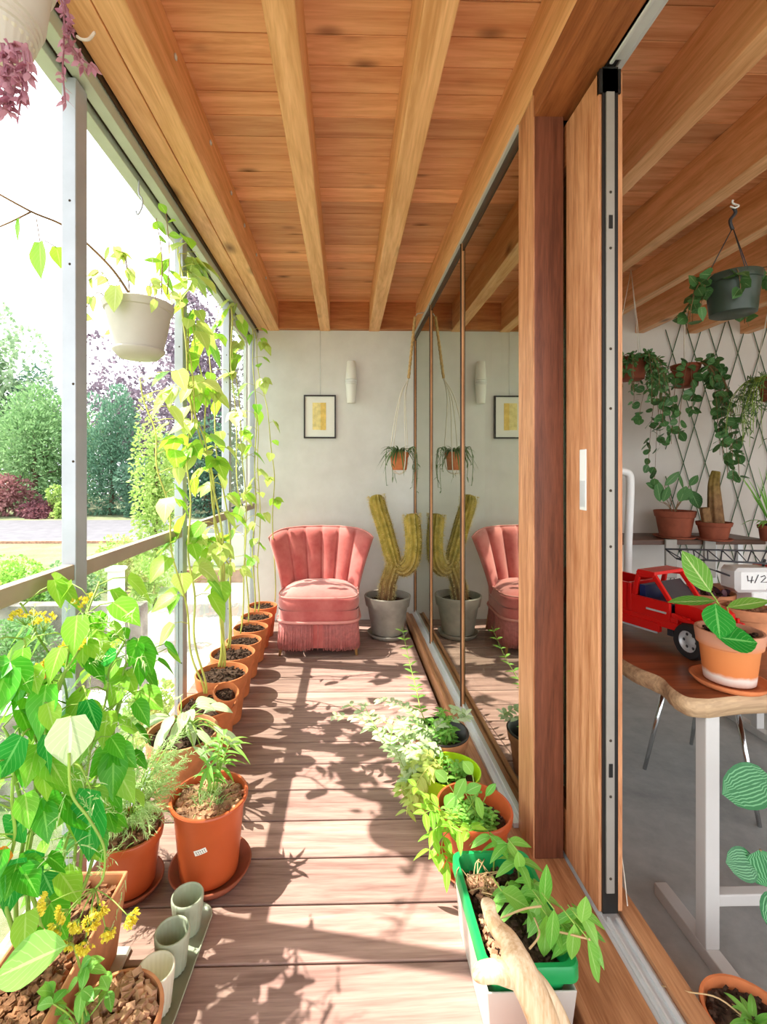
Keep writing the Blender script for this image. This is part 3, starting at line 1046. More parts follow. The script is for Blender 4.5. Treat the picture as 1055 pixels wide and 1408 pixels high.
def wheel(x, y, turn=0, r=.058, wd=.045):
    m = TM @ Matrix.Translation((x, y, r)) @ Matrix.Rotation(turn, 4, 'Z') @ Matrix.Rotation(PI / 2, 4, 'X')
    w_ = MB().lathe((0, 0, 0), [(r * .6, -wd / 2), (r * .9, -wd / 2), (r, -wd * .3), (r, wd * .3), (r * .9, wd / 2), (r * .6, wd / 2), (r * .58, 0), (r * .6, -wd / 2)], 40, caps=False, mat=m, wob=lambda a, z: 1 + (.02 if int(a * 20 / PI) % 2 else 0)).build('wheel', 'rubber', tk, True, auto=40)
    hb_ = MB()
    for s2 in (-1, 1):
        hb_.lathe((0, 0, 0), [(0, s2 * wd * .30), (r * .2, s2 * wd * .32), (r * .25, s2 * wd * .22), (r * .5, s2 * wd * .2), (r * .6, s2 * wd * .42)], 24, mat=m, caps=False)
    hb_.build('hub', 'hub', w_)
    hl = MB()
    for k in range(6):
        a_ = k * PI / 3
        for s2 in (-1, 1):
            hl.lathe((0, 0, 0), [(0, 0), (r * .09, 0), (r * .09, .002), (0, .002)], 8, mat=m @ Matrix.Translation((r * .4 * math.cos(a_), r * .4 * math.sin(a_), s2 * wd * .215)))
    hl.build('hub_hole', 'dkgrey', w_)
for s_ in (-1, 1):
    wheel(.135, s_ * .085, .25)
    wheel(-.30, s_ * .085)

# ------------------------------------------------------------------ plants on the table
def stemleaf(fo, st, a, b, n, L, W, shape='oval', sag=.0, droop=.25, bend=None):
    a, b = V(a), V(b)
    m = (a + b) / 2 + (bend or V((0, 0, .03)))
    pts = smooth_path([a, m, b], 5)
    st.tube(pts, .003, .002, n=5)
    d = (pts[-1] - pts[-2]).normalized()
    fo.leaf(b, d, n, L, W, shape, droop, .12)
c = zat(1003, 935, TZ + .012)
saucer(V((c.x, c.y, TZ + .001)), .098, 'orange terracotta saucer on the front of the wooden table', 'terra', .018)
tp = thing('potted_prayer_plant', 'broad-leaved variegated plant in a white-stained terracotta pot in front of the toy truck', 'plant', (c.x, c.y, TZ + .011))
t = NT('stained_terracotta')
sep = t.n('SeparateXYZ', {0: t.coord()})
n1 = t.noise(t.coord(), 25, 4, .6)
zz = t.math('ADD', sep.outputs[2], t.math('MULTIPLY', n1, .02))
M['terrastain'] = t.finish(t.ramp(t.math('MULTIPLY', zz, 6.0), [(.06, lin('#c89a84')), (.2, lin('#d9cdc4')), (.27, lin('#d07c46')), (.66, lin('#d1814c')), (.8, lin('#c98f74'))]), .75, 0, n1, .06, .003, .2)
pc = V((c.x, c.y, TZ + .011))
pot(tp, pc, .085, .15, 'terrastain', .062, .3, 'soil', 40)
fo, st, gl = MB(), MB(), MB()
s0 = pc + V((0, 0, .13))
D0 = 1.36
def lf(mb, u0, v0, u1, v1, W, n=(0, -1, .3), D=D0, D1=None, shape='oval', fold=.15, droop=0):
    a_, b_ = at(u0, v0, D), at(u1, v1, D1 or D)
    mb.leaf(a_, b_ - a_, n, (b_ - a_).length, W, shape, droop, fold)
    st.tube(smooth_path([s0 + rdir() * .01, (s0 + a_) / 2 + V((0, 0, .02)), a_], 4), .003, .002, n=5)
lf(fo, 978, 815, 938, 757, .062, (-.5, -.8, .3))
lf(fo, 985, 826, 918, 828, .05, (0, -.35, 1), D0, D0 + .03)
lf(fo, 1000, 835, 1060, 826, .05, (0, -.4, 1), D0 - .03, D0 - .06)
fo.build('foliage', 'calathea', tp)
lf(gl, 984, 830, 990, 878, .085, (-.2, -1, .2), D0 - .02, D0 - .07)
lf(gl, 986, 876, 1042, 884, .085, (0, -.7, .8), D0 - .06, D0 - .08)
gl.build('dark_foliage', 'gloss', tp)
st.build('stem', 'stemg', tp)

c = zat(1042, 890, TZ)
c.y += .05
q = thing('terracotta_pot', 'dusty terracotta pot of dry soil behind the variegated plant', 'pot', (c.x, c.y, TZ))
pot(q, V((c.x, c.y, TZ + .001)), .085, .13, 'terra2', .065, .3, 'bark', 80)
c = zat(985, 842, TZ) + V((-.06, -.02, 0))
q = thing('potted_succulent', 'shallow grey bowl of purple succulents behind the green leaves', 'plant', (c.x, c.y, TZ))
MB().lathe((c.x, c.y, TZ + .001), [(0, 0), (.06, 0), (.10, .07), (.105, .1), (.098, .1), (.06, .012), (0, .012)], 32).build('bowl', 'terra2', q)
mb = MB()
soilmesh(mb, c, .09, TZ + .085)
mb.build('soil', 'soil', q, False)
mb = MB()
for k in range(60):
    a_, rr = R.uniform(0, 6.28), .085 * math.sqrt(R.random())
    mb.leaf((c.x + rr * math.cos(a_), c.y + rr * math.sin(a_), TZ + .085), rdir(.8), rdir(), R.uniform(.03, .055), .018, 'oval', .1)
M['purple'] = leafmat('purple_leaf', '#4a3448', '#8a5f68', None, .2, .4)
mb.build('foliage', 'purple', q)

# toy crane: white and red body, thin dark lattice jib
c = zat(1030, 840, TZ)
tc = thing('toy_crane', 'white toy crane with thin lattice arm at the right of the wooden table', 'toy', (c.x, c.y, TZ))
b0 = at(1030, 795, 1.95)
mb = MB()
mb.bbox(b0.x - .09, b0.x + .12, b0.y - .05, b0.y + .05, b0.z - .05, b0.z + .05, .015)
mb.bbox(b0.x - .02, b0.x + .05, b0.y - .04, b0.y + .04, TZ + .05, b0.z - .05, .004)
mb.build('housing', 'whitemetal', tc, True, auto=40)
mb = MB()
mb.bbox(b0.x - .12, b0.x + .16, b0.y - .07, b0.y + .07, TZ + .002, TZ + .05, .006)
mb.bbox(b0.x + .06, b0.x + .12, b0.y - .055, b0.y + .055, b0.z - .02, b0.z + .055, .005)
mb.build('base', 'red', tc, True, auto=40)
mb = MB()
A = [at(1075, 758, 1.9), at(915, 755, 2.0)]
B = [at(1075, 776, 1.86), at(930, 768, 1.96)]
C_ = [at(1060, 812, 1.9), at(985, 785, 1.95)]
for s_ in (A, B, C_): mb.tube(s_, .004, n=5)
for k in range(9):
    f, g = k / 8, (k + .5) / 8
    mb.tube([A[0].lerp(A[1], f), B[0].lerp(B[1], min(1, g))], .0025, n=4)
    mb.tube([B[0].lerp(B[1], min(1, g)), A[0].lerp(A[1], min(1, f + .125))], .0025, n=4)
mb.tube([at(1052, 770, 1.9), b0 + V((.06, 0, .05))], .005, n=5)
mb.tube([C_[1], B[1]], .0025, n=4)
mb.tube([C_[0], b0 + V((.08, -.03, .02))], .004, n=5)
mb.build('lattice_arm', 'dkgrey', tc)
# dark scribble on the housing
mb = MB()
def stroke(*pts):
    mb.tube([V((b0.x - .05 + x * .05, b0.y - .0515, b0.z - .008 + z * .03)) for x, z in pts], .0018, n=4)
stroke((0, 1), (.05, .3), (.5, .35)); stroke((.4, .9), (.3, 0)); stroke((.9, 1.1), (.6, 0)); stroke((1.1, .8), (1.4, 1), (1.5, .7), (1.1, .1), (1.6, .1))
mb.build('lettering', 'dkgrey', tc)

# ------------------------------------------------------------------ bench along the back wall with two pots
bn = thing('wall_bench', 'dark stained wooden bench top along the off-white wall under the vine', 'bench', (2.6, 3.75, -.12))
M['bench'] = wood('bench_wood', '#6e4a36', '#43291c', axis=0, grain=24, rough=.4)
MB().box(1.9, 3.25, 3.58, 3.98, .69, .73).build('bench_top', 'bench', bn, False, bevel=.004)
for x in (2.0, 3.1):
    for y in (3.66, 3.92):
        MB().box(x - .02, x + .02, y - .02, y + .02, -.12, .69).build('leg', 'whitemetal', bn, False)
for u in (930, 985):
    a_ = at(u, 748, 3.56)
    MB().bbox(a_.x - .045, a_.x + .045, 3.555, 3.575, .44, .735, .004).build('bracket', 'plate', bn, True, auto=40)
def wallpot(u, v, D, r, h, label, grp, mat):
    c = at(u, v, D)
    z = .731
    saucer(V((c.x, c.y, z)), r * 1.05, 'terracotta saucer under the ' + grp, 'terrad', .016)
    q = thing('potted_plant', label, 'plant', (c.x, c.y, z + .01))
    pot(q, V((c.x, c.y, z + .01)), r, h, mat, r * .72, .25, 'soil', 30)
    return q, V((c.x, c.y, z + .01 + h * .86))
q, s0 = wallpot(928, 717, 3.74, .145, .205, 'broad dark leaved plant in a terracotta pot left on the wall bench', 'broad dark leaved plant', 'terrad')
fo, st = MB(), MB()
def wl_(u0, v0, u1, v1, W, n=(0, -1, .2)):
    lf(fo, u0, v0, u1, v1, W, n, 3.7, 3.66)
for u0, v0, u1, v1, W in ((908, 690, 903, 660, .09), (905, 672, 888, 664, .05), (914, 668, 935, 648, .06), (938, 688, 950, 672, .10), (950, 674, 962, 700, .11), (948, 668, 960, 653, .06), (935, 690, 944, 668, .10), (940, 672, 932, 648, .03), (912, 690, 920, 668, .07)):
    wl_(u0, v0, u1, v1, W)
fo.build('foliage', 'darkleaf', q)
st.build('stem', 'stemb', q)
q, s0 = wallpot(982, 731, 3.6, .118, .13, 'stubby upright cactus in a maroon pot right on the wall bench', 'stubby cactus', 'terrad')
ar = smooth_path([at(985, 722, 3.6), at(983, 690, 3.6), at(982, 665, 3.6), at(985, 648, 3.6)], 6)
MB().tube(ar, .05, n=40, rad=lambda s_: .052 * (1 - .5 * s_), rib=lambda a_: 1 + .1 * math.cos(a_ * 7)).build('stem', 'cactus', q)
MB().tube(smooth_path([at(973, 722, 3.58), at(970, 705, 3.58), at(969, 698, 3.58)], 4), .03, n=30, rib=lambda a_: 1 + .1 * math.cos(a_ * 6)).build('stem', 'cactus', q)

# white bent tube tap
c = at(863, 783, 2.4)
c.z = TZ + .001
q = thing('swan_neck_tap', 'white square-necked tap rising behind the red toy truck', 'tap', c)
MB().tube(smooth_path([c, at(864, 750, 2.4), at(866, 700, 2.4), at(867, 665, 2.4), at(865, 652, 2.4), at(856, 648, 2.4), at(840, 646, 2.4), at(820, 645, 2.4)], 6), .019, n=14).build('neck', 'whitemetal', q)
MB().lathe(c, [(0, 0), (.034, 0), (.034, .012), (.022, .03), (.0, .03)], 20).build('base', 'whitemetal', q)

# ------------------------------------------------------------------ wire trellis
tr = thing('wire_trellis', 'green wire trellis of tall diamonds on the off-white wall', 'trellis', (3.2, 3.99, .7))
mb = MB()
dx, slope = .19, .303
for k in range(-9, 14):
    for s_ in (-1, 1):
        x0 = 3.18 + k * dx
        pts = []
        za, zb_ = 0.02, 2.62
        xa, xb = x0 + s_ * (za - 2.27) * slope, x0 + s_ * (zb_ - 2.27) * slope
        lo, hi = 2.74, 4.9
        if xa == xb: continue
        t0, t1 = 0, 1
        for (p0, p1) in ((xa, xb),):
            f = lambda X: (X - p0) / (p1 - p0)
            e0, e1 = sorted((f(lo), f(hi)))
            t0, t1 = max(0, e0), min(1, e1)
        if t1 <= t0: continue
        mb.tube([(xa + (xb - xa) * t0, 3.985, za + (zb_ - za) * t0), (xa + (xb - xa) * t1, 3.985, za + (zb_ - za) * t1)], .0038, n=5)
M['wire'] = plain('green_wire', '#4d6a4a', .5)
mb.build('wires', 'wire', tr)

# ------------------------------------------------------------------ hanging plants in the room
def trail(fo, st, s0, d, L, nl, size, shape='round', W=None, sag=1.0, jit=.02):
    d = V(d).normalized()
    pts = [s0]
    p = s0.copy()
    v_ = V((d.x, d.y, .4))
    m = 12
    for i in range(m):
        v_ = v_ + V((R.uniform(-.15, .15), R.uniform(-.15, .15), -sag * .3))
        v_.x *= .88
        v_.y *= .88
        p = p + v_.normalized() * (L / m)
        pts.append(p.copy())
    pts = smooth_path(pts, 3)
    st.tube(pts, .0025, .0015, n=4)
    for k in range(nl):
        q_ = pts[int(R.uniform(.12, .999) * (len(pts) - 1))]
        dd = rdir(-.2)
        fo.leaf(q_ + dd * jit * .4, dd, rdir(.3), size * R.uniform(.7, 1.2), (W or size) * R.uniform(.8, 1.1), shape, .15, .1)
hk = zat(1008, 275, 2.44)
hc = V((hk.x + .0, hk.y, at(1003, 408, 2.08).z))
hq = thing('hanging_planter', 'dark green plastic pot hanging from a pine joist in the room', 'plant', hc, 'plants hanging in the room')
M['dkgreen'] = plain('dark_green_plastic', '#3d4a40', .35, 0, .08)
r, h = .108, .17
bs = hc - V((0, 0, h / 2))
pot(hq, bs, r, h, 'dkgreen', .085, .2, 'soil', 20)
mb = MB()
for k in range(3):
    a_ = k * 2.094 + .3
    mb.tube([bs + V((r * math.cos(a_), r * math.sin(a_), h - .01)), V((hk.x, hk.y, 2.32))], .0022, n=4)
mb.tube(smooth_path([V((hk.x, hk.y, 2.31)), V((hk.x - .012, hk.y, 2.35)), V((hk.x + .012, hk.y, 2.385)), V((hk.x, hk.y, 2.41))], 5), .007, n=6)
mb.build('hanger', 'dkgrey', hq)
MB().tube(smooth_path([V((hk.x, hk.y, 2.44)), V((hk.x, hk.y, 2.425)), V((hk.x + .018, hk.y - .01, 2.41)), V((hk.x, hk.y - .01, 2.40)), V((hk.x - .012, hk.y, 2.412))], 4), .004, n=6).build('hook', 'whitemetal', hq)
fo, st = MB(), MB()
for k in range(9):
    a_ = R.uniform(0, 6.28)
    trail(fo, st, bs + V((r * .7 * math.cos(a_), r * .7 * math.sin(a_), h)), (math.cos(a_), math.sin(a_), 0), R.uniform(.12, .32), 7, .055, 'heart')
fo.build('foliage', 'darkleaf', hq)
st.build('stem', 'stemb', hq)

hc = at(943, 517, 3.62)
hq = thing('hanging_planter', 'round-leaved vine in a brown pot hanging on white twine before the off-white wall', 'plant', hc, 'plants hanging in the room')
r, h = .10, .17
bs = hc - V((0, 0, h / 2))
pot(hq, bs, r, h, 'terrad', .08, .2, 'soil', 20)
mb = MB()
tp_ = V((hc.x - .01, hc.y, 2.44))
for k in range(4):
    a_ = k * PI / 2 + .4
    mb.tube([bs + V((r * math.cos(a_), r * math.sin(a_), h)), tp_ - V((0, 0, .45))], .003, n=4)
mb.tube([tp_ - V((0, 0, .45)), tp_], .006, n=5)
mb.build('hanger', 'twine', hq)
fo, st = MB(), MB()
for k in range(15):
    a_ = R.uniform(-PI * 1.05, -.5)
    d_ = (math.cos(a_) * 1.0, math.sin(a_) * .5, 0)
    trail(fo, st, bs + V((r * .8 * math.cos(a_), r * .8 * math.sin(a_), h)), d_, R.uniform(.4, 1.0), 17, .062, 'round', .062, 2.2)
for k in range(3):
    trail(fo, st, bs + V((.07, -.03, h)), (.4, -.2, .6), .25, 12, .06, 'round', .06, .35)
    trail(fo, st, bs + V((-.08, -.03, .05)), (-1, -.2, 0), .6, 11, .06, 'round', .06, .5)
fo.build('foliage', 'darkleaf', hq)
st.build('stem', 'stemb', hq)

hc = at(872, 508, 3.3)
hq = thing('hanging_planter', 'dense small-leaved trailing plant hanging beside the door edge in the room', 'plant', hc, 'plants hanging in the room')
r, h = .11, .15
bs = hc - V((.02, 0, h / 2))
pot(hq, bs, r, h, 'terrad', .08, .2, 'soil', 20)
mb = MB()
tp_ = V((bs.x, bs.y, 2.66))
for k in range(3):
    a_ = k * 2.094 + .4
    mb.tube([bs + V((r * math.cos(a_), r * math.sin(a_), h)), tp_], .0025, n=4)
mb.build('hanger', 'twine', hq)
fo, st = MB(), MB()
for k in range(46):
    a_ = R.uniform(0, 6.28)
    trail(fo, st, bs + V((r * .7 * math.cos(a_), r * .7 * math.sin(a_), h)), (math.cos(a_) * 1.2, math.sin(a_), 0), R.uniform(.15, .42), 20, .042, 'oval', .02, .8)
fo.build('foliage', 'darkleaf', hq)
st.build('stem', 'stemb', hq)

hc = at(1068, 535, 3.2)
hq = thing('hanging_planter', 'thread-leaved trailing plant hanging at the right edge before the trellis', 'plant', hc, 'plants hanging in the room')
r, h = .11, .16
bs = hc - V((0, 0, h / 2))
pot(hq, bs, r, h, 'terrad', .08, .2, 'soil', 20)
mb = MB()
for k in range(3):
    a_ = k * 2.094 + .4
    mb.tube([bs + V((r * math.cos(a_), r * math.sin(a_), h)), V((bs.x, bs.y, 2.66))], .0025, n=4)
mb.build('hanger', 'twine', hq)
fo, st = MB(), MB()
for k in range(70):
    a_ = R.uniform(0, 6.28)
    trail(fo, st, bs + V((r * .7 * math.cos(a_), r * .7 * math.sin(a_), h)), (math.cos(a_), math.sin(a_), 0), R.uniform(.25, .6), 12, .05, 'strap', .007, 1.1)
fo.build('foliage', 'spider', hq)
st.build('stem', 'stemg', hq)

# fern frond at the right edge of the bench
c = at(1062, 742, 3.55)
q = thing('potted_fern', 'bright green fern at the right end of the wall bench', 'fern', (c.x, c.y, .731))
pot(q, V((c.x, c.y, .731)), .09, .12, 'terrad', .07, .25, 'soil', 20)
fo = MB()
for k in range(16):
    a_ = R.uniform(0, 6.28)
    d_ = V((math.cos(a_), math.sin(a_), 1.1)).normalized()
    fo.leaf(V((c.x, c.y, .83)), d_, (0, 0, 1), R.uniform(.2, .32), .035, 'lance', .7, .2)
for k in range(30):
    a_ = R.uniform(0, 6.28)
    d_ = V((math.cos(a_), math.sin(a_) * .6, 2.2)).normalized()
    fo.leaf(V((c.x, c.y, .83)), d_, (0, -1, 0), R.uniform(.3, .62), .008, 'strap', .2, .2)
fo.build('foliage', 'mint', q)

# ------------------------------------------------------------------ floor plants in the room
c = at(1000, 1388, 1.02)
c = V((.905, 1.03, -.12))
q = thing('potted_spider_plant', 'young spider plant with dry runners in a terracotta pot on the concrete floor', 'plant', c)
pot(q, c, .098, .155, 'terra', .07, .28, 'soil', 60)
fo, dry = MB(), MB()
s0 = c + V((.0, .0, .14))
for k in range(15):
    a_ = R.uniform(0, 6.28)
    d_ = V((math.cos(a_), math.sin(a_), R.uniform(.6, 2))).normalized()
    fo.leaf(s0, d_, (0, 0, 1), R.uniform(.05, .10), .016, 'strap', .5, .3)
for k in range(14):
    a_ = R.uniform(0, 6.28)
    d_ = V((math.cos(a_), math.sin(a_), R.uniform(.1, .5))).normalized()
    dry.leaf(s0, d_, (0, 0, 1), R.uniform(.06, .1), .01, 'strap', .6, .3)
dry.tube(smooth_path([s0, s0 + V((-.06, .02, .04)), s0 + V((-.12, .04, .035)), s0 + V((-.17, .07, .02))], 5), .002, n=4)
fo.build('foliage', 'mint', q)
M['dry'] = leafmat('dry_leaf', '#c9a06a', '#ddc296', None, .3, .6)
dry.build('dry_runner', 'dry', q)

c = V((1.2, .98, -.12))
q = thing('potted_peperomia', 'green plant with silver striped oval leaves reaching in beside the white table leg', 'plant', c)
pot(q, c, .12, .22, 'terra', .09, .28, 'soil', 40)
fo, st = MB(), MB()
s0 = c + V((0, 0, .2))
def pl(u0, v0, u1, v1, W, n, D=1.02, D1=1.0):
    lf(fo, u0, v0, u1, v1, W, n, D, D1, 'round', .1)
pl(1062, 1070, 993, 1092, .085, (0, -.9, .5))
pl(1042, 1190, 998, 1186, .062, (0, -.8, .6))
pl(1045, 1168, 1062, 1222, .085, (-.3, -1, .2))
pl(1075, 1120, 1110, 1150, .085, (0, -.9, .5))
pl(1080, 1230, 1060, 1280, .08, (0, -.9, .5))
for k in range(9):
    e = s0 + V((R.uniform(-.02, .2), R.uniform(-.15, .15), R.uniform(.1, .4)))
    stemleaf(fo, st, s0, e, (0, -.6, .8), .085, .07, 'round')
fo.build('foliage', 'wmelon', q)
st.build('stem', 'stemb', q)
# thin white cable hanging by the door edge
mb = MB()
p0 = zat(852, 1250, -.115)
mb.tube(smooth_path([V((.775, 1.28, .05)), V((.80, 1.36, .16)), V((.79, 1.42, .3)), V((.765, 1.45, .38))], 6), .0018, n=4)
tag(mb.build('cable', 'twine'), 'thin white cable looping at the foot of the sliding door', 'cable')
# ------------------------------------------------------------------ left row of pots with climbing beans
def zpot(u, v, D):
    """centre of a pot rim -> base on the deck"""
    c = at(u, v, D)
    return V((c.x, c.y, 0)), c.z


def vine(fo, st, pts, nleaf, size, r0=.006, r1=.003, t0=.2, trif=.35, wob=.012, fo2=None, w2=.3, lo=-.75, side=None):
    pts = [V(p) for p in pts]
    path = smooth_path(pts, 10)
    path = [p + V((math.sin(i * .55) * wob * .6, math.cos(i * .47) * wob, 0)) for i, p in enumerate(path)]
    st.tube(path, r0, r1, n=6)
    for k in range(nleaf):
        f = t0 + (1 - t0) * (k + R.random()) / nleaf
        q = path[min(len(path) - 1, int(f * len(path)))]
        a = R.uniform(0, 6.283) if side is None else R.gauss(side, .9)
        pe = V((math.cos(a), math.sin(a), R.uniform(.1, .7))).normalized()
        pl_ = R.uniform(.04, .10)
        e = q + pe * pl_
        if e.x < lo: e.x = lo + R.uniform(0, .03)
        st.tube([q, (q + e) / 2 + V((0, 0, .008)), e], .0018, .0013, n=4)
        tgt = fo2 if (fo2 is not None and R.random() < w2) else fo
        dd = V((pe.x, pe.y, R.uniform(-1.3, -.3))).normalized()
        nn = V((pe.x * .6 + R.uniform(-.4, .4), pe.y * .6 - .3 + R.uniform(-.4, .4), .8))
        s_ = size * R.uniform(.65, 1.2)
        tgt.leaf(e, dd, nn, s_, s_ * .78, 'heart', R.uniform(.1, .4), R.uniform(.1, .3))
        if R.random() < trif:
            for sg in (-1, 1):
                d2 = (dd + dd.cross(nn).normalized() * sg * 1.2).normalized()
                tgt.leaf(e - dd * .01, d2, nn, s_ * .8, s_ * .62, 'heart', .25, .2)


POTS = [
    # u, v, D, r, label, stem count
    ('a', 361, 832, 3.62, .112, 'terracotta pot with a single climbing bean, nearest the grey wall beside the pink chair'),
    ('b', 353, 847, 3.385, .114, 'terracotta pot of a climbing bean, second from the grey wall'),
    ('c', 345, 862, 3.145, .115, 'terracotta pot of a climbing bean, third from the grey wall'),
    ('d', 335, 880, 2.905, .110, 'terracotta pot of a climbing bean, fourth from the grey wall'),
    ('e', 320, 897, 2.655, .125, 'terracotta pot of a climbing bean with an arching stem, behind the fullest bean pot'),
    ('f', 305, 924, 2.385, .132, 'terracotta pot holding the thick yellow-green bean stems beside the second steel post'),
    ('h', 286, 967, 2.11, .13, 'terracotta bean pot with a smaller tilted pot lying on its soil'),
    ('i', 251, 1005, 1.835, .136, 'wide pale terracotta pot with floppy young leaves, behind the big orange pot'),
]
LEAN = {
    'a': [[(378, 828, 3.6), (376, 700, 3.55), (374, 610, 3.5), (358, 520, 3.6), (350, 455, 3.7)]],
    'b': [[(350, 842, 3.37), (349, 740, 3.4), (352, 640, 3.5), (350, 520, 3.6), (346, 450, 3.65)], [(355, 842, 3.36), (356, 760, 3.4), (356, 640, 3.45), (352, 560, 3.5)]],
    'c': [[(341, 856, 3.1), (338, 740, 3.15), (334, 620, 3.2), (322, 500, 3.15), (318, 425, 3.15)]],
    'd': [[(330, 872, 2.9), (338, 760, 2.95), (328, 660, 3.0), (320, 520, 3.1), (317, 420, 3.1)]],
    'e': [[(312, 892, 2.65), (318, 800, 2.6), (302, 760, 2.5), (280, 740, 2.4), (262, 745, 2.35)], [(315, 892, 2.65), (318, 780, 2.65), (300, 620, 2.6), (290, 500, 2.7), (300, 420, 2.95)]],
    'f': [[(300, 918, 2.36), (308, 820, 2.4), (296, 700, 2.4), (276, 600, 2.3), (258, 480, 2.25), (250, 380, 2.22), (243, 335, 2.2)],
          [(304, 918, 2.37), (308, 800, 2.4), (292, 650, 2.35), (266, 560, 2.3), (254, 420, 2.28), (248, 350, 2.25)],
          [(308, 918, 2.38), (304, 820, 2.35), (298, 720, 2.4), (286, 620, 2.4), (278, 520, 2.4), (262, 440, 2.3)]],
    'h': [[(280, 955, 2.1), (262, 880, 2.1), (240, 760, 2.05), (222, 660, 2.0), (208, 580, 1.98), (190, 520, 2.0)], [(283, 955, 2.1), (268, 860, 2.15), (262, 760, 2.2), (258, 640, 2.2), (262, 560, 2.2), (254, 470, 2.2), (246, 350, 2.2)]],
    'i': [],
}
NL = {'a': 9, 'b': 10, 'c': 8, 'd': 12, 'e': 12, 'f': 15, 'h': 16}
for key, u, v, D, r, lab in POTS:
    c, zr = zpot(u, v, D)
    z0 = .0
    q = thing('potted_bean_plant', lab, 'plant', c, 'terracotta bean pots along the garden window')
    pot(q, c, r, zr, 'terra' if key not in 'i' else 'terra2', r * .72, .27, 'soil', 90, lvl=.9)
    if key == 'i': 
        PI_ = (q, c, zr)
        continue
    fo, fo2, st = MB(), MB(), MB()
    for path in LEAN[key]:
        vine(fo, st, [at(*p_) for p_ in path], int(NL[key] * 1.15), .105 if key in 'fh' else .095, .0065 if key == 'f' else .005, .003, .22, .3, fo2=fo2, w2=.5)
    fo.build('foliage', 'bean', q)
    fo2.build('pale_foliage', 'beany', q)['label'] = 'yellow-green young leaves'
    st.build('stem', 'stemy', q)
# small tilted pot on the soil of pot h
c = at(311, 953, 2.06)
q = thing('terracotta_pot', 'small tilted terracotta pot lying on the soil of a bean pot', 'pot', c)
tm = Matrix.Rotation(.35, 4, 'X') @ Matrix.Rotation(.25, 4, 'Y')
MB().lathe(c, [(r_, z_ - .085) for r_, z_ in pot_profile(.056, .038, .095, .28, .005, .006)], 32, mat=tm).build('pot', 'terra', q, True, auto=35)
mb = MB()
soilmesh(mb, (0, 0), .045, -.02)
chips(mb, (0, 0), .04, -.02, 30, .009)
mb.v = [tuple(tm @ V(p_) + c) for p_ in mb.v]
mb.build('soil', 'soil', q, False)

# pot i: floppy young plant
q, c, zr = PI_
fo, st = MB(), MB()
s0 = V((c.x, c.y, zr * .92))
for k in range(16):
    a = R.uniform(0, 6.28)
    e = s0 + V((math.cos(a) * R.uniform(.04, .11), math.sin(a) * R.uniform(.04, .1), R.uniform(.03, .13)))
    stl = smooth_path([s0 + rdir() * .02, (s0 + e) / 2 + V((0, 0, .03)), e], 4)
    st.tube(stl, .003, .002, n=5)
    d = V((math.cos(a), math.sin(a), R.uniform(-.3, .5)))
    fo.leaf(e, d, (0, -.3, 1), R.uniform(.07, .12), R.uniform(.03, .05), 'oval', .4, .2)
for k in range(12):
    a = R.uniform(-.5, 1.2)
    e = s0 + V((.07 + .12 * R.random(), -.05 + R.uniform(-.1, .06), R.uniform(.0, .1)))
    st.tube(smooth_path([s0, (s0 + e) / 2 + V((0, 0, .05)), e], 4), .003, .002, n=5)
    fo.leaf(e, (math.cos(a), -.5, -.2), (0, -.3, 1), R.uniform(.07, .1), .022, 'lance', .3, .2)
fo.build('foliage', 'pale', q)
st.build('stem', 'stemg', q)

# ------------------------------------------------------------------ big orange pot (J)
c, zr = zpot(288, 1096, 1.478)
saucer(V((c.x + .004, c.y, .001)), .125, 'brown saucer under the big orange plastic pot with a sticker', 'terrad', .03)
q = thing('potted_grass_plant', 'tall orange plastic pot with a white sticker, bark mulch and a narrow-leaved seedling', 'plant', V((c.x, c.y, .011)))
pc = V((c.x, c.y, .011))
pr = [(0, 0), (.082, 0), (.088, .004), (.104, zr - .05), (.111, zr - .016), (.117, zr - .013), (.119, zr - .004), (.117, zr), (.110, zr), (.108, zr - .012), (.085, .02), (0, .02)]
po = MB().lathe(pc, pr, 48).build('pot', 'terrap', q, True, auto=35)
mb = MB()
soilmesh(mb, pc, .104, pc.z + zr - .03, .008)
chips(mb, pc, .098, pc.z + zr - .03, 260, .017)
mb.build('bark_mulch', 'chip', q, False)
# sticker, curved round the pot
mb = MB()
vs, fs = [], []
a0 = math.atan2(-1, .02)
for i in range(7):
    for j in range(2):
        lx, lz = -.019 + i * .038 / 6, (-.008 if j == 0 else .008)
        th = math.radians(20)
        x2, z2 = lx * math.cos(th) - lz * math.sin(th), lx * math.sin(th) + lz * math.cos(th)
        zz = zr * .56 + z2
        rr = .088 + (.104 - .088) * (zz / (zr - .05)) + .0008
        a = a0 + x2 / rr
        vs.append(pc + V((rr * math.cos(a), rr * math.sin(a), zz)))
for i in range(6): fs.append((i * 2, i * 2 + 2, i * 2 + 3, i * 2 + 1))
lb = MB().add(vs, fs).build('sticker', 'paper', po)
mb = MB()
for i in range(1, 6):
    a_, b_ = vs[i * 2], vs[i * 2 + 1]
    out = V((a_.x - pc.x, a_.y - pc.y, 0)).normalized() * .0006
    w_ = (vs[i * 2 + 2] - a_) * .3 if i < 6 else V((0, 0, 0))
    p0, p1 = a_.lerp(b_, .45) + out, a_.lerp(b_, .8) + out
    mb.add([p0, p0 + w_, p1 + w_, p1], [(0, 1, 2, 3)])
    p0, p1 = a_.lerp(b_, .18) + out, a_.lerp(b_, .3) + out
    mb.add([p0, p0 + w_ * 1.8, p1 + w_ * 1.8, p1], [(0, 1, 2, 3)])
mb.build('lettering', 'dkgrey', lb, False)
fo, st, fi = MB(), MB(), MB()
s0 = pc + V((.01, .02, zr - .03))
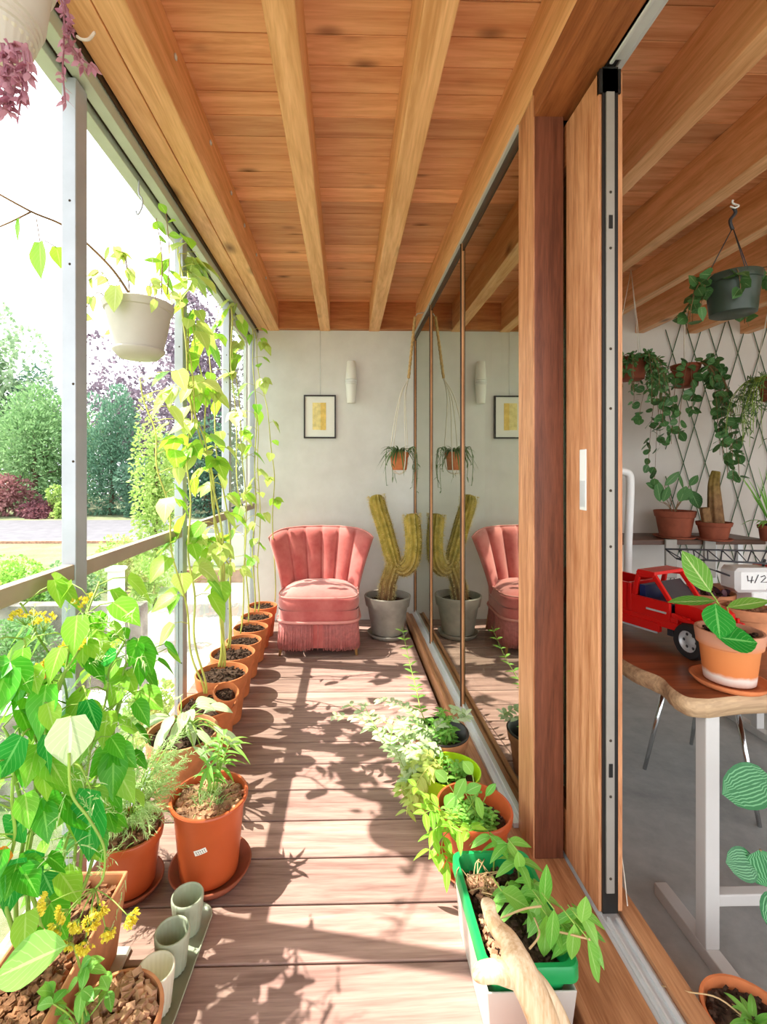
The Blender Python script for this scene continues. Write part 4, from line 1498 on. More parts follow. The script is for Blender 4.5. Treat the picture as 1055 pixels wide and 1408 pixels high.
for k in range(5):
    e = s0 + V((R.uniform(-.02, .05), R.uniform(-.03, .06), R.uniform(.12, .2)))
    pth = smooth_path([s0 + rdir() * .015, (s0 + e) / 2 + V((0, 0, .02)), e], 6)
    st.tube(pth, .0025, .0015, n=5)
    for q_ in pth[4:]:
        a = R.uniform(0, 6.28)
        fo.leaf(q_, (math.cos(a), math.sin(a), R.uniform(-.1, .9)), (0, 0, 1), R.uniform(.05, .10), .013, 'lance', .5, .3)
for k in range(240):
    a = R.uniform(0, 6.28)
    b = s0 + V((R.uniform(-.045, .03), R.uniform(-.06, .03), 0))
    fi.leaf(b, (math.cos(a) * .6, math.sin(a) * .6, R.uniform(.5, 2)), (0, -1, 0), R.uniform(.03, .09), .0025, 'thread', .5, .1, segs=4)
fo.build('foliage', 'mint', q)
fi.build('fine_foliage', 'dill', q)
st.build('stem', 'stemg', q)

# ------------------------------------------------------------------ dill pot (K)
def feather(mb, p, d, L, n=26, spread=.35, up=(0, 0, 1)):
    """a feathery dill frond"""
    d = V(d).normalized()
    for k in range(n):
        f = k / n
        q_ = p + d * (L * f) - V((0, 0, L * .25 * f * f))
        dd = (d + rdir() * .9).normalized()
        mb.leaf(q_, dd, rdir(), L * spread * (1 - .6 * f) * R.uniform(.5, 1.1), .0022, 'thread', .3, .1, segs=3)


c, zr = zpot(193, 1137, 1.43)
c.x = -.652
saucer(V((c.x, c.y, .001)), .098, 'dull brown saucer under the dill pot', 'terrad', .022)
q = thing('potted_dill', 'feathery dill in an orange pot between the big orange pot and the garden side', 'plant', V((c.x, c.y, .01)))
pc = V((c.x, c.y, .01))
pot(q, pc, .098, zr - .01, 'terrap', .072, .2, 'bark', 90, lvl=.9)
fo, st = MB(), MB()
s0 = pc + V((0, 0, zr * .85))
for k in range(30):
    a = R.uniform(0, 6.28)
    e = s0 + V((math.cos(a) * R.uniform(.03, .13) + .02, math.sin(a) * R.uniform(.03, .13), R.uniform(.06, .30)))
    if e.x < -.76: e.x = -.755
    pth = smooth_path([s0 + rdir() * .03, (s0 + e) / 2 + V((0, 0, .03)), e], 5)
    st.tube(pth, .0022, .0012, n=4)
    for q_ in pth[3:]:
        feather(fo, q_, (math.cos(a) + R.uniform(-.6, .6), math.sin(a) + R.uniform(-.6, .6), R.uniform(-.1, .7)), R.uniform(.06, .12), 30)
fo.build('foliage', 'dill', q)
st.build('stem', 'stemg', q)

# ------------------------------------------------------------------ long trough with beans, nasturtium and fennel (L)
x0, x1, y0, y1, h = -.735, -.565, .80, 1.245, .20
tl = thing('planter_trough', 'long brown trough crammed with tall bean and fennel shoots at the left foreground', 'planter', V(((x0 + x1) / 2, (y0 + y1) / 2, 0)))
mb = MB()
tp_ = .02
O = [[V((x0 + tp_, y0 + tp_, 0)), V((x1 - tp_, y0 + tp_, 0)), V((x1 - tp_, y1 - tp_, 0)), V((x0 + tp_, y1 - tp_, 0))],
     [V((x0, y0, h)), V((x1, y0, h)), V((x1, y1, h)), V((x0, y1, h))],
     [V((x0 + .008, y0 + .008, h)), V((x1 - .008, y0 + .008, h)), V((x1 - .008, y1 - .008, h)), V((x0 + .008, y1 - .008, h))],
     [V((x0 + .03, y0 + .03, .03)), V((x1 - .03, y0 + .03, .03)), V((x1 - .03, y1 - .03, .03)), V((x0 + .03, y1 - .03, .03))]]
def shellbox(mb, O):
    vs = [p_ for r_ in O for p_ in r_]
    fs = [(3, 2, 1, 0)]
    m = len(O)
    for j in range(m - 1):
        for i in range(4):
            k = (i + 1) % 4
            fs.append((j * 4 + i, j * 4 + k, j * 4 + 4 + k, j * 4 + 4 + i))
    b_ = (m - 1) * 4
    fs.append((b_, b_ + 1, b_ + 2, b_ + 3))
    mb.add(vs, fs)
shellbox(mb, O)
mb.build('trough', 'terra2', tl, False, bevel=.006)
def soilbox(mb, x0, x1, y0, y1, z, nx=10, ny=22, b=.008):
    vs, fs = [], []
    for j in range(ny + 1):
        for i in range(nx + 1):
            vs.append(V((x0 + (x1 - x0) * i / nx, y0 + (y1 - y0) * j / ny, z + R.uniform(-b, b))))
    for j in range(ny):
        for i in range(nx):
            a = j * (nx + 1) + i
            fs.append((a, a + 1, a + nx + 2, a + nx + 1))
    mb.add(vs, fs)
mb = MB()
soilbox(mb, x0 + .01, x1 - .01, y0 + .01, y1 - .01, .165)
chips(mb, ((x0 + x1) / 2, (y0 + y1) / 2), 0, .165, 380, .017, (x1 - x0) / 2 - .02, (y1 - y0) / 2 - .02)
mb.build('bark_mulch', 'bark', tl, False)
tag(MB().bbox(x0 - .005, x1 + .006, y0 - .01, y1 + .006, .001, .012, .004).build('drip_tray', 'tub', None, False), 'shallow white drip tray under the long brown trough', 'tray')
# lift the trough onto the tray
tl.location.z += .0125
tl['_w'] = tuple(tl.location)
fo, fod, st, pal = MB(), MB(), MB(), MB()
# tall bean shoots
shoots = [
    [(35, 1300, .98), (45, 1150, 1.0), (60, 1010, 1.05), (95, 900, 1.12), (120, 830, 1.2)],
    [(55, 1290, .98), (40, 1160, 1.0), (55, 1040, 1.02), (80, 950, 1.06), (110, 880, 1.1), (135, 800, 1.2)],
    [(75, 1270, 1.05), (95, 1150, 1.08), (130, 1020, 1.12), (150, 930, 1.18), (170, 880, 1.2)],
    [(15, 1290, .96), (30, 1180, .98), (25, 1050, 1.0), (40, 950, 1.02), (30, 880, 1.04)],
    [(110, 1230, 1.12), (150, 1100, 1.18), (160, 1000, 1.22), (170, 930, 1.25), (190, 880, 1.3)],
    [(20, 1310, .93), (10, 1200, .94), (22, 1100, .95), (5, 1000, .97)],
    [(90, 1250, 1.1), (112, 1120, 1.14), (100, 1000, 1.15), (70, 900, 1.15), (25, 830, 1.12)],
    [(100, 1250, 1.12), (130, 1080, 1.16), (168, 960, 1.25), (205, 900, 1.35)],
]
for i, s_ in enumerate(shoots):
    vine(fo, st, [at(*p_) for p_ in s_], 15, .072, .0045, .0025, .12, .3, .006, fod, .45, lo=-.755)
fo.build('foliage', 'bean', tl)
fod.build('dark_foliage', 'beand', tl)
# large single leaves
big, pal, fo_ = MB(), MB(), MB()
def bl(mb, u0, v0, u1, v1, W, D, n=(.2, -1, .25), fold=.12, shape='heart', D1=None, to=None):
    a_, b_ = at(u0, v0, D), at(u1, v1, D1 or D)
    mb.leaf(a_, b_ - a_, n, (b_ - a_).length, W, shape, 0, fold, segs=9)
    if to: st.tube(smooth_path([at(*to), (at(*to) + a_) / 2 + V((0, 0, .02)), a_], 5), .0025, .0018, n=5)
bl(pal, 98, 985, 95, 1056, .088, .95, (.5, -1, .5), .1, to=(60, 1030, 1.0))
bl(big, 125, 1085, 122, 1186, .092, 1.0, (-.2, -1, .2), .15, to=(95, 1050, 1.0))
bl(big, 120, 962, 136, 1006, .07, 1.0, (-.4, -1, .2), .2, to=(110, 950, 1.1))
bl(big, 62, 1010, 68, 1072, .05, .96, (-.5, -1, 0), .2, to=(60, 990, 1.0))
bl(big, 30, 1012, -5, 1075, .06, .94, (.3, -1, .4), .2, to=(50, 1020, 1.0))
bl(big, 160, 900, 138, 912, .05, 1.1, (0, -.7, 1), .2)
bl(big, 80, 1060, 78, 1110, .05, 1.02, (-.6, -1, 0), .2)
bl(big, 30, 1130, 8, 1150, .07, .95, (.2, -1, .3), .1)
bl(big, 60, 1200, 75, 1235, .06, 1.0, (.2, -1, .3), .1)
bl(fo_, 92, 1300, -8, 1345, .075, .82, (.1, -.5, 1), .3, 'oval', to=(110, 1330, .9))
bl(big, 25, 1180, 8, 1262, .05, .93, (.6, -1, .2), .2)
bl(big, 50, 1170, 20, 1240, .06, .95, (.4, -1, .3), .2)
big.build('large_foliage', 'gloss', tl)
pal.build('pale_foliage', 'pale', tl)
fo_.build('broad_foliage', 'mint', tl)
# long arching flower stalk with an umbel
um = MB()
def umbel(p, d, L=.05, n=14):
    d = V(d).normalized()
    for k in range(n):
        e = p + (d + rdir() * .75).normalized() * L * R.uniform(.8, 1.15)
        st.tube([p, e], .001, .0007, n=3)
        for _ in range(11):
            um.leaf(e + rdir() * .004, (d + rdir() * .9).normalized(), rdir(), R.uniform(.007, .012), .006, 'oval', 0, .1, segs=2)
stalk = smooth_path([at(95, 1035, .95), at(98, 1090, .95), at(122, 1125, .95), at(143, 1165, .95), at(142, 1205, .94), at(131, 1222, .93)], 8)
st.tube(stalk, .0032, .0024, n=6)
hub = stalk[-1]
for u1, v1 in ((110, 1262), (95, 1250), (85, 1268), (125, 1262), (135, 1245), (100, 1285), (175, 1258), (145, 1275), (70, 1240), (118, 1290)):
    e = at(u1, v1, .88 + R.uniform(-.03, .03))
    st.tube(smooth_path([hub, (hub + e) / 2 + V((0, 0, .006)), e], 4), .0014, .001, n=4)
    dd = (e - hub).normalized()
    for k in range(16):
        g = e + (dd + rdir() * .8).normalized() * .016
        st.tube([e, g], .0006, .0005, n=3)
        for _ in range(7):
            um.leaf(g + rdir() * .003, (dd + rdir() * .9).normalized(), rdir(), R.uniform(.005, .009), .005, 'oval', 0, .1, segs=2)
for (u0, v0, D) in ((120, 840, 1.2), (60, 870, 1.1), (75, 925, 1.05), (35, 860, 1.1), (105, 900, 1.1)):
    umbel(at(u0, v0, D), (0, -.2, 1), .035, 9)
um.build('umbel', 'umbel', tl)
# nasturtium flowers
for (u0, v0, D) in ((8, 1172, .93), (60, 920, 1.05)):
    mb = MB()
    p = at(u0, v0, D)
    for k in range(5):
        a = k * 1.2566
        mb.leaf(p, (math.cos(a), -.4, math.sin(a)), (0, -1, 0), .022, .02, 'round', 0, .1)
    st.tube([p, p + V((.005, .02, -.06))], .0015, n=4)
    mb.build('flower', 'orange', tl)
# fine fennel foliage among the shoots
fi = MB()
for k in range(85):
    u0, v0 = R.uniform(0, 205), R.uniform(830, 1220)
    p = at(u0, v0, R.uniform(.95, 1.22))
    if p.x < -.74: p.x = -.74
    feather(fi, p, rdir(.4), R.uniform(.06, .11), 16)
fi.build('fine_foliage', 'dill', tl)
st.build('stem', 'stemg', tl)

# ------------------------------------------------------------------ front pot with bark (M) and the one in the corner
c, zr = zpot(157, 1396, .955)
q = thing('mulched_pot', 'terracotta pot filled with bark mulch at the bottom left next to the ribbed cups', 'pot', c)
pot(q, c, .094, zr, 'terra2', .068, .25, 'bark', 10, lvl=.93)
mb = MB()
chips(mb, c, .078, zr * .93, 230, .017)
mb.build('bark_mulch', 'chip', q, False)['kind'] = 'stuff'
fo, st = MB(), MB()
s0 = V((c.x - .05, c.y - .02, zr * .9))
for k in range(9):
    e = s0 + V((R.uniform(-.07, .03), R.uniform(-.05, .05), R.uniform(.03, .14)))
    st.tube(smooth_path([s0 + rdir() * .015, (s0 + e) / 2 + V((0, 0, .01)), e], 4), .0022, .0015, n=4)
    for _ in range(4):
        fo.leaf(e, rdir(.2), (0, -.4, 1), R.uniform(.03, .055), .02, 'oval', .3, .2)
fo.build('foliage', 'mint', q)
st.build('stem', 'stemg', q)
c = V((-.66, .655, 0))
q = thing('potted_herb', 'leafy herb in a terracotta pot in the bottom left corner', 'plant', c)
pot(q, c, .095, .15, 'terra2', .07, .25, 'bark', 120, lvl=.93)
fo, st = MB(), MB()
s0 = V((c.x, c.y, .14))
for k in range(26):
    e = s0 + V((R.uniform(-.07, .13), R.uniform(-.02, .14), R.uniform(.03, .2)))
    st.tube(smooth_path([s0 + rdir() * .03, (s0 + e) / 2 + V((0, 0, .01)), e], 4), .0022, .0015, n=4)
    for _ in range(5):
        fo.leaf(e + rdir() * .015, rdir(.3), (0, -.4, 1), R.uniform(.035, .06), .022, 'oval', .3, .2)
fo.build('foliage', 'mint', q)
st.build('stem', 'stemg', q)

# ------------------------------------------------------------------ tray of three ribbed cups
cu = [at(258, 1249, 1.285), at(237, 1292, 1.185), at(214, 1335, 1.095)]
ctr = (cu[0] + cu[2]) / 2
ax = V((cu[0].x - cu[2].x, cu[0].y - cu[2].y, 0)).normalized()
m = Matrix.Translation((ctr.x + .005, ctr.y, 0)) @ Matrix.Rotation(math.atan2(ax.y, ax.x), 4, 'Z')
mb = MB()
def stadium(L, w, z):
    out = []
    for i in range(40):
        a = 2 * PI * i / 40
        out.append(m @ V((math.copysign(L - w, math.cos(a)) + w * math.cos(a), w * math.sin(a), z)))
    return out
lv = [stadium(.165, .046, .001), stadium(.172, .052, .014), stadium(.169, .049, .015), stadium(.163, .044, .006)]
vs = [p_ for r_ in lv for p_ in r_]
fs = [tuple(range(39, -1, -1)), tuple(range(120, 160))]
for j in range(3):
    for i in range(40):
        k = (i + 1) % 40
        fs.append((j * 40 + i, j * 40 + k, j * 40 + 40 + k, j * 40 + 40 + i))
mb.add(vs, fs)
tag(mb.build('cup_tray', 'sage'), 'narrow grey-green tray under the three ribbed cups', 'tray')
CL = ['ribbed grey-green cup with a dark soil rest, furthest back on the narrow tray', 'ribbed grey-green cup standing in the middle of the narrow tray', 'ribbed pale cup at the front of the narrow tray']
for k, (p, lab) in enumerate(zip(cu, CL)):
    hgt = .094
    c = V((p.x, p.y, .0075))
    q = thing('ribbed_cup', lab, 'cup', c, 'ribbed cups on the tray')
    MB().lathe(c, [(0, 0), (.030, 0), (.033, .003), (.0425, hgt - .012), (.0425, hgt - .003), (.041, hgt), (.038, hgt), (.0375, hgt - .006), (.03, .012), (0, .012)], 176,
               wob=lambda a, z: 1 + (.035 * math.cos(a * 22) if .002 < z < hgt - .012 else 0)).build('cup', 'sage' if k < 2 else 'cream', q)
    mb = MB()
    soilmesh(mb, c, .026, c.z + (.03 if k == 0 else .0135), .002, 18)
    mb.build('soil', 'soil', q, False)

# ------------------------------------------------------------------ hanging pots at the window
hc = at(191, 450, 1.80)
hq = thing('hanging_planter', 'off-white hanging pot with long outreaching leafy shoots under the steel rail', 'plant', hc)
bs = hc - V((0, 0, .105))
pot(hq, bs, .128, .19, 'offwhitepot', .085, .16, 'soil', 20, .006)
MB().lathe(bs - V((0, 0, .012)), [(0, 0), (.07, 0), (.092, .022), (.095, .03), (.09, .03), (.07, .008), (0, .008)], 36).build('drip_saucer', 'offwhitepot', hq)
hk = V((hc.x + .0, hc.y, 2.36))
mb = MB()
for k in range(3):
    a_ = k * 2.094 + .8
    mb.tube([bs + V((.122 * math.cos(a_), .122 * math.sin(a_), .18)), hk - V((0, 0, .14))], .0012, n=4)
mb.build('hanger', 'twine', hq)
MB().tube(smooth_path([hk, hk - V((0, 0, .05)), hk + V((.012, 0, -.07)), hk + V((.012, 0, -.1)), hk + V((-.004, 0, -.13)), hk + V((-.012, 0, -.115))], 5), .0035, n=6).build('hook', 'steel', hq)
fo, st, fo2 = MB(), MB(), MB()
br = smooth_path([bs + V((-.02, 0, .18)), at(180, 408, 1.75), at(150, 365, 1.7), at(95, 315, 1.6), at(43, 291, 1.5), at(-10, 262, 1.42)], 8)
st.tube(br, .0055, .0028, n=6)
st.tube([at(43, 291, 1.5), at(15, 305, 1.45), at(-10, 316, 1.42)], .003, .002, n=5)
def hl_(mb, u0, v0, u1, v1, W, D, n, tw=None):
    a_, b_ = at(u0, v0, D), at(u1, v1, D)
    mb.leaf(a_, b_ - a_, n, (b_ - a_).length, W, 'heart', 0, .25, .015, segs=10)
    if tw: st.tube(smooth_path([at(*tw), (at(*tw) + a_) / 2, a_], 4), .0015, n=4)
hl_(fo, 55, 333, 57, 384, .075, 1.5, (-.4, -1, .1), (50, 300, 1.5))
hl_(fo, 26, 301, 25, 332, .03, 1.46, (-.6, -1, .1), (28, 300, 1.47))
hl_(fo, 78, 340, 84, 370, .05, 1.55, (.6, -1, 0), (60, 330, 1.52))
hl_(fo2, 160, 393, 157, 430, .075, 1.66, (-.2, -1, .3), (165, 385, 1.68))
hl_(fo2, 150, 340, 144, 360, .02, 1.7, (-.2, -1, .3))
for k in range(10):
    a = R.uniform(0, 6.28)
    s0 = bs + V((.09 * math.cos(a), .09 * math.sin(a), .17))
    e = s0 + V((.10 * math.cos(a), .10 * math.sin(a), R.uniform(-.14, .2)))
    pth = smooth_path([s0, (s0 + e) / 2 + V((0, 0, .07)), e], 4)
    st.tube(pth, .002, .0012, n=4)
    for q_ in pth[3:]:
        fo2.leaf(q_, rdir(-.2), rdir(.4), R.uniform(.03, .06), R.uniform(.02, .035), 'heart', .3, .2)
# upright shoots beside the hook
for (u0, v0, u1, v1) in ((222, 405, 215, 300), (230, 405, 228, 290)):
    pth = smooth_path([at(u0, v0, 1.85), at((u0 + u1) / 2 + 4, (v0 + v1) / 2, 1.87), at(u1, v1, 1.9)], 8)
    st.tube(pth, .0025, .0015, n=4)
    for q_ in pth[3::2]:
        fo.leaf(q_, rdir(-.1), rdir(.3), R.uniform(.04, .075), R.uniform(.02, .035), 'lance', .3, .2)
fo.build('foliage', 'bean', hq)
fo2.build('pale_foliage', 'beany', hq)
st.build('stem', 'stemb', hq)

# ribbed cream pot, top left corner, burgundy trails
hc = at(-12, 12, .80)
hq = thing('hanging_planter', 'ribbed cream hanging pot with burgundy trailing stems in the top left corner', 'plant', hc)
bs = hc - V((0, 0, .09))
prf = [(0, 0), (.048, 0), (.052, .004), (.062, .05), (.066, .052), (.066, .06), (.069, .062), (.069, .07), (.073, .072), (.073, .08), (.078, .085), (.088, .16), (.094, .163), (.094, .175), (.086, .175), (.055, .02), (0, .02)]
MB().lathe(bs, prf, 96, wob=lambda a, z: 1 + (.022 * math.cos(a * 30) if .002 < z < .05 else 0)).build('pot', 'grout', hq, True, auto=50)
MB().lathe(bs - V((0, 0, .002)), [(0, -.004), (.046, -.002), (.05, .03), (.058, .045)], 96, caps=False, wob=lambda a, z: 1.06 + .03 * math.cos(a * 30)).build('fluted_foot', 'cream', hq)
fo, st = MB(), MB()
def bt(pts, n):
    pth = smooth_path([at(*p_) for p_ in pts], 8)
    st.tube(pth, .0022, .0015, n=5)
    for k in range(n):
        q_ = pth[R.randrange(1, len(pth))]
        dd = rdir(-.3)
        fo.leaf(q_, dd, rdir(.2), R.uniform(.013, .021), R.uniform(.007, .011), 'lance', .3, .2)
bt([(40, -40, .85), (75, -20, .9), (92, 15, .92), (95, 55, .92), (112, 80, .92), (128, 92, .92)], 55)
bt([(60, -40, .88), (85, 5, .9), (88, 60, .92), (86, 95, .92), (90, 140, .92)], 40)
bt([(80, -20, .9), (97, 30, .92), (95, 60, .92), (118, 95, .92)], 34)
for u0 in (-10, 2, 12, 20, 30, 5, 36):
    bt([(u0, 60, .72), (u0 + 4, 90, .72), (u0 + R.uniform(-8, 8), 120, .73), (u0 + R.uniform(-10, 10), R.uniform(130, 160), .74)], 26)
fo.build('foliage', 'burg', hq)
st.build('stem', 'burg', hq)
MB().tube(smooth_path([at(130, 45, .95), at(122, 54, .93), at(112, 54, .92), at(106, 50, .92)], 4), .003, n=6).build('hook', 'twine', hq)
mb = MB()
for k in range(3):
    a_ = k * 2.094
    mb.tube([bs + V((.09 * math.cos(a_), .09 * math.sin(a_), .17)), V((bs.x - .02, bs.y, 2.355))], .0015, n=4)
mb.build('hanger', 'twine', hq)
# ------------------------------------------------------------------ right row of pots along the sill
def herb(fo, st, s0, n, R0, h0, h1, size, W, shape='oval', nl=5, lean=(0, 0), droop=.25, r=.0022):
    for k in range(n):
        a, q = R.uniform(0, 6.283), R0 * math.sqrt(R.random())
        b = s0 + V((q * math.cos(a), q * math.sin(a), 0))
        h = R.uniform(h0, h1)
        e = b + V((lean[0] * h + R.uniform(-.3, .3) * h, lean[1] * h + R.uniform(-.3, .3) * h, h))
        pth = smooth_path([b, (b + e) / 2 + V((0, 0, .01)), e], 4)
        st.tube(pth, r, r * .6, n=4)
        for j in range(nl):
            q_ = pth[min(len(pth) - 1, 2 + int(j * (len(pth) - 2) / nl))]
            a2 = j * 1.6 + R.uniform(-.5, .5)
            for sg in (0, PI):
                fo.leaf(q_, (math.cos(a2 + sg), math.sin(a2 + sg), R.uniform(-.1, .7)), (0, -.1, 1), size * R.uniform(.6, 1.15), W * R.uniform(.7, 1.1), shape, droop, .2)


def sprig(fo, st, pts, nl, size, W, shape='lance', r=.003, up=.3):
    pth = smooth_path([V(p) for p in pts], 8)
    st.tube(pth, r, r * .5, n=5)
    for k in range(nl):
        i = 2 + int((len(pth) - 3) * (k + R.random() * .6) / nl)
        q_ = pth[min(i, len(pth) - 1)]
        d = (pth[min(i + 1, len(pth) - 1)] - pth[max(i - 1, 0)]).normalized()
        sd = d.cross(V((R.uniform(-.4, .4), R.uniform(-.4, .4), 1))).normalized()
        for sg in (-1, 1):
            dd = (sd * sg + d * .6 + V((0, 0, up))).normalized()
            fo.leaf(q_, dd, (0, -.2, 1), size * R.uniform(.7, 1.2), W * R.uniform(.8, 1.1), shape, .3, .2)


# terracotta pot with black liner, trailing pale shoots
c, zr = zpot(607, 1006, 1.955)
q = thing('potted_trailing_herb', 'dark-lined terracotta pot with pale shoots sprawling over the deck boards', 'plant', c)
MB().lathe(c, pot_profile(.112, .082, zr, .25, .006), 44).build('pot', 'terra2', q, True, auto=35)
MB().lathe(c, [(.1, zr - .03), (.113, zr + .002), (.111, zr + .006), (.103, zr + .004), (.085, zr * .45)], 44, caps=False).build('liner', 'blackp', q)
mb = MB()
soilmesh(mb, c, .088, zr * .6)
mb.build('soil', 'soil', q, False)
fo, st, fp = MB(), MB(), MB()
s0 = V((c.x, c.y, zr * .62))
herb(fo, st, s0 + V((0, 0, 0)), 22, .06, .07, .15, .034, .014, 'oval', 5)
# upright shoot
sprig(fo, st, [s0, at(582, 985, 2.05), at(572, 945, 2.25), at(562, 905, 2.5), at(553, 862, 2.75)], 15, .05, .016)
# sprawl to the left
for (a, b, d_) in (((585, 1010, 1.9), (545, 1000, 1.9), (478, 968, 2.05)), ((580, 1015, 1.88), (530, 1015, 1.86), (500, 968, 2.0)), ((590, 1030, 1.8), (555, 1045, 1.78), (520, 1012, 1.85)),
                  ((585, 1025, 1.8), (560, 1030, 1.8), (490, 985, 1.95)), ((590, 1010, 1.9), (560, 975, 1.95), (522, 962, 2.05)), ((585, 1040, 1.75), (560, 1060, 1.72), (545, 1030, 1.72)), ((580, 1000, 1.9), (550, 990, 1.95), (455, 985, 2.0)), ((590, 1030, 1.8), (570, 1060, 1.75), (560, 1075, 1.68)), ((585, 1005, 1.9), (560, 1015, 1.88), (505, 1000, 1.95)), ((600, 1000, 1.92), (640, 985, 2.0), (622, 975, 2.0)), ((590, 1020, 1.85), (540, 1035, 1.8), (540, 1000, 1.85))):
    sprig(fp, st, [s0, at(*a), at(*b), at(*d_)], 20, .044, .02, 'oval', .0025)
fo.build('foliage', 'mint', q)
fp.build('pale_foliage', 'pale', q)
st.build('stem', 'stemg', q)

# lime pot
c, zr = zpot(621, 1057, 1.735)
q = thing('potted_herb', 'bright lime green pot of small leaved herbs along the door sill', 'plant', c)
MB().lathe(c, pot_profile(.106, .08, zr, 0, .0, .005), 44).build('pot', 'lime', q, True, auto=35)
mb = MB()
soilmesh(mb, c, .084, zr * .75)
mb.build('soil', 'soil', q, False)
fo, st, fp = MB(), MB(), MB()
s0 = V((c.x - .01, c.y - .01, zr * .75))
herb(fo, st, s0, 20, .055, .03, .07, .03, .015, 'oval', 4)
for k in range(11):
    e = s0 + V((-.10 - R.random() * .06, R.uniform(-.12, .05), R.uniform(-.02, .06)))
    sprig(fp, st, [s0, (s0 + e) / 2 + V((0, 0, .06)), e, e + V((-.02, -.03, -.06))], 10, .04, .019, 'oval', .002)
fo.build('foliage', 'mint', q)
fp.build('pale_foliage', 'beany', q)
st.build('stem', 'stemy', q)

# orange plastic pot with seedlings
c, zr = zpot(652, 1112, 1.50)
q = thing('potted_seedlings', 'orange plastic pot of dense green seedlings between the lime pot and the green trough', 'plant', c)
MB().lathe(c, [(0, 0), (.082, 0), (.088, .004), (.106, zr - .03), (.116, zr - .026), (.119, zr - .004), (.117, zr), (.111, zr), (.109, zr - .01), (.085, .02), (0, .02)], 48).build('pot', 'terrap', q, True, auto=35)
mb = MB()
soilmesh(mb, c, .098, zr * .72)
chips(mb, c, .09, zr * .72, 60, .01)
mb.build('soil', 'soil', q, False)
fo, st, fp = MB(), MB(), MB()
s0 = V((c.x - .01, c.y - .01, zr * .72))
herb(fo, st, s0, 70, .08, .02, .06, .024, .013, 'oval', 3)
for (u0, v0, u1, v1, W) in ((640, 1075, 625, 1100, .05), (640, 1095, 668, 1075, .045), (615, 1080, 600, 1062, .05), (650, 1070, 640, 1052, .05), (668, 1100, 680, 1080, .03), (612, 1115, 630, 1090, .055), (655, 1100, 665, 1130, .04)):
    fp.leaf(at(u0, v0, 1.42), at(u1, v1, 1.42) - at(u0, v0, 1.42), (0, -.8, .7), .06, W * .7, 'oval', .2, .15)
    st.tube([s0 + rdir() * .03, at(u0, v0, 1.42)], .002, .0015, n=4)
fo.build('foliage', 'mint', q)
fp.build('large_foliage', 'mint', q)
# leggy shoots that hang over the left rim
f3 = MB()
for pts in (((610, 1120, 1.42), (585, 1100, 1.42), (570, 1085, 1.42)), ((612, 1130, 1.4), (595, 1120, 1.38), (580, 1125, 1.36)), ((612, 1140, 1.38), (595, 1150, 1.36), (590, 1185, 1.34)), ((615, 1150, 1.37), (608, 1175, 1.34), (622, 1200, 1.32)), ((620, 1140, 1.37), (640, 1150, 1.32), (650, 1140, 1.3))):
    sprig(f3, st, [s0, at(*pts[0]), at(*pts[1]), at(*pts[2])], 6, .052, .02, 'oval', .002, .0)
f3.build('trailing_foliage', 'bean', q)
st.build('stem', 'stemg', q)
saucer(V((c.x - .0, c.y, 0)), .118, 'orange saucer under the pot of dense green seedlings', 'terrap', .02)
q.location.z += .0105

# green trough in a translucent tub
x0, x1, y0, y1, zt = .292, .500, .985, 1.30, .205
tub = MB()
O = [[V((x0 + .02, y0 + .02, .001)), V((x1 - .02, y0 + .02, .001)), V((x1 - .02, y1 - .02, .001)), V((x0 + .02, y1 - .02, .001))],
     [V((x0 + .008, y0 + .006, .15)), V((x1 - .008, y0 + .006, .15)), V((x1 - .008, y1 - .006, .15)), V((x0 + .008, y1 - .006, .15))],
     [V((x0 + .012, y0 + .010, .15)), V((x1 - .012, y0 + .010, .15)), V((x1 - .012, y1 - .010, .15)), V((x0 + .012, y1 - .010, .15))],
     [V((x0 + .024, y0 + .024, .006)), V((x1 - .024, y0 + .024, .006)), V((x1 - .024, y1 - .024, .006)), V((x0 + .024, y1 - .024, .006))]]
shellbox(tub, O)
tag(tub.build('plastic_tub', 'tub', None, False, bevel=.004), 'milky translucent tub in which the green seed trough stands', 'tub')
q = thing('seedling_trough', 'green plastic trough of leafy pepper seedlings at the right foreground', 'planter', V(((x0 + x1) / 2, (y0 + y1) / 2, .03)))
def rrect(x0, x1, y0, y1, z, r=.025, n=6):
    out = []
    for (cx_, cy_, a0) in ((x1 - r, y1 - r, 0), (x0 + r, y1 - r, PI / 2), (x0 + r, y0 + r, PI), (x1 - r, y0 + r, 3 * PI / 2)):
        for i in range(n + 1):
            a = a0 + PI / 2 * i / n
            out.append(V((cx_ + r * math.cos(a), cy_ + r * math.sin(a), z)))
    return out
lv = [rrect(x0 + .04, x1 - .04, y0 + .04, y1 - .04, .03), rrect(x0 + .016, x1 - .016, y0 + .014, y1 - .014, zt - .035), rrect(x0 - .001, x1 + .001, y0, y1, zt - .033), rrect(x0, x1, y0, y1, zt - .004), rrect(x0 + .003, x1 - .003, y0 + .003, y1 - .003, zt),
      rrect(x0 + .013, x1 - .013, y0 + .013, y1 - .013, zt), rrect(x0 + .017, x1 - .017, y0 + .017, y1 - .017, zt - .01), rrect(x0 + .045, x1 - .045, y0 + .045, y1 - .045, .04)]
m_ = len(lv[0])
vs = [p_ for r_ in lv for p_ in r_]
fs = [tuple(range(m_ - 1, -1, -1)), tuple(range((len(lv) - 1) * m_, len(lv) * m_))]
for j in range(len(lv) - 1):
    for i in range(m_):
        k = (i + 1) % m_
        fs.append((j * m_ + i, j * m_ + k, (j + 1) * m_ + k, (j + 1) * m_ + i))
MB().add(vs, fs).build('trough', 'green', q, True, auto=40)
mb = MB()
soilbox(mb, x0 + .024, x1 - .024, y0 + .024, y1 - .024, zt - .045, 12, 18, .006)
chips(mb, ((x0 + x1) / 2, (y0 + y1) / 2), 0, zt - .045, 130, .011, .075, .13)
mb.build('soil', 'soil', q, False)
mb = MB()
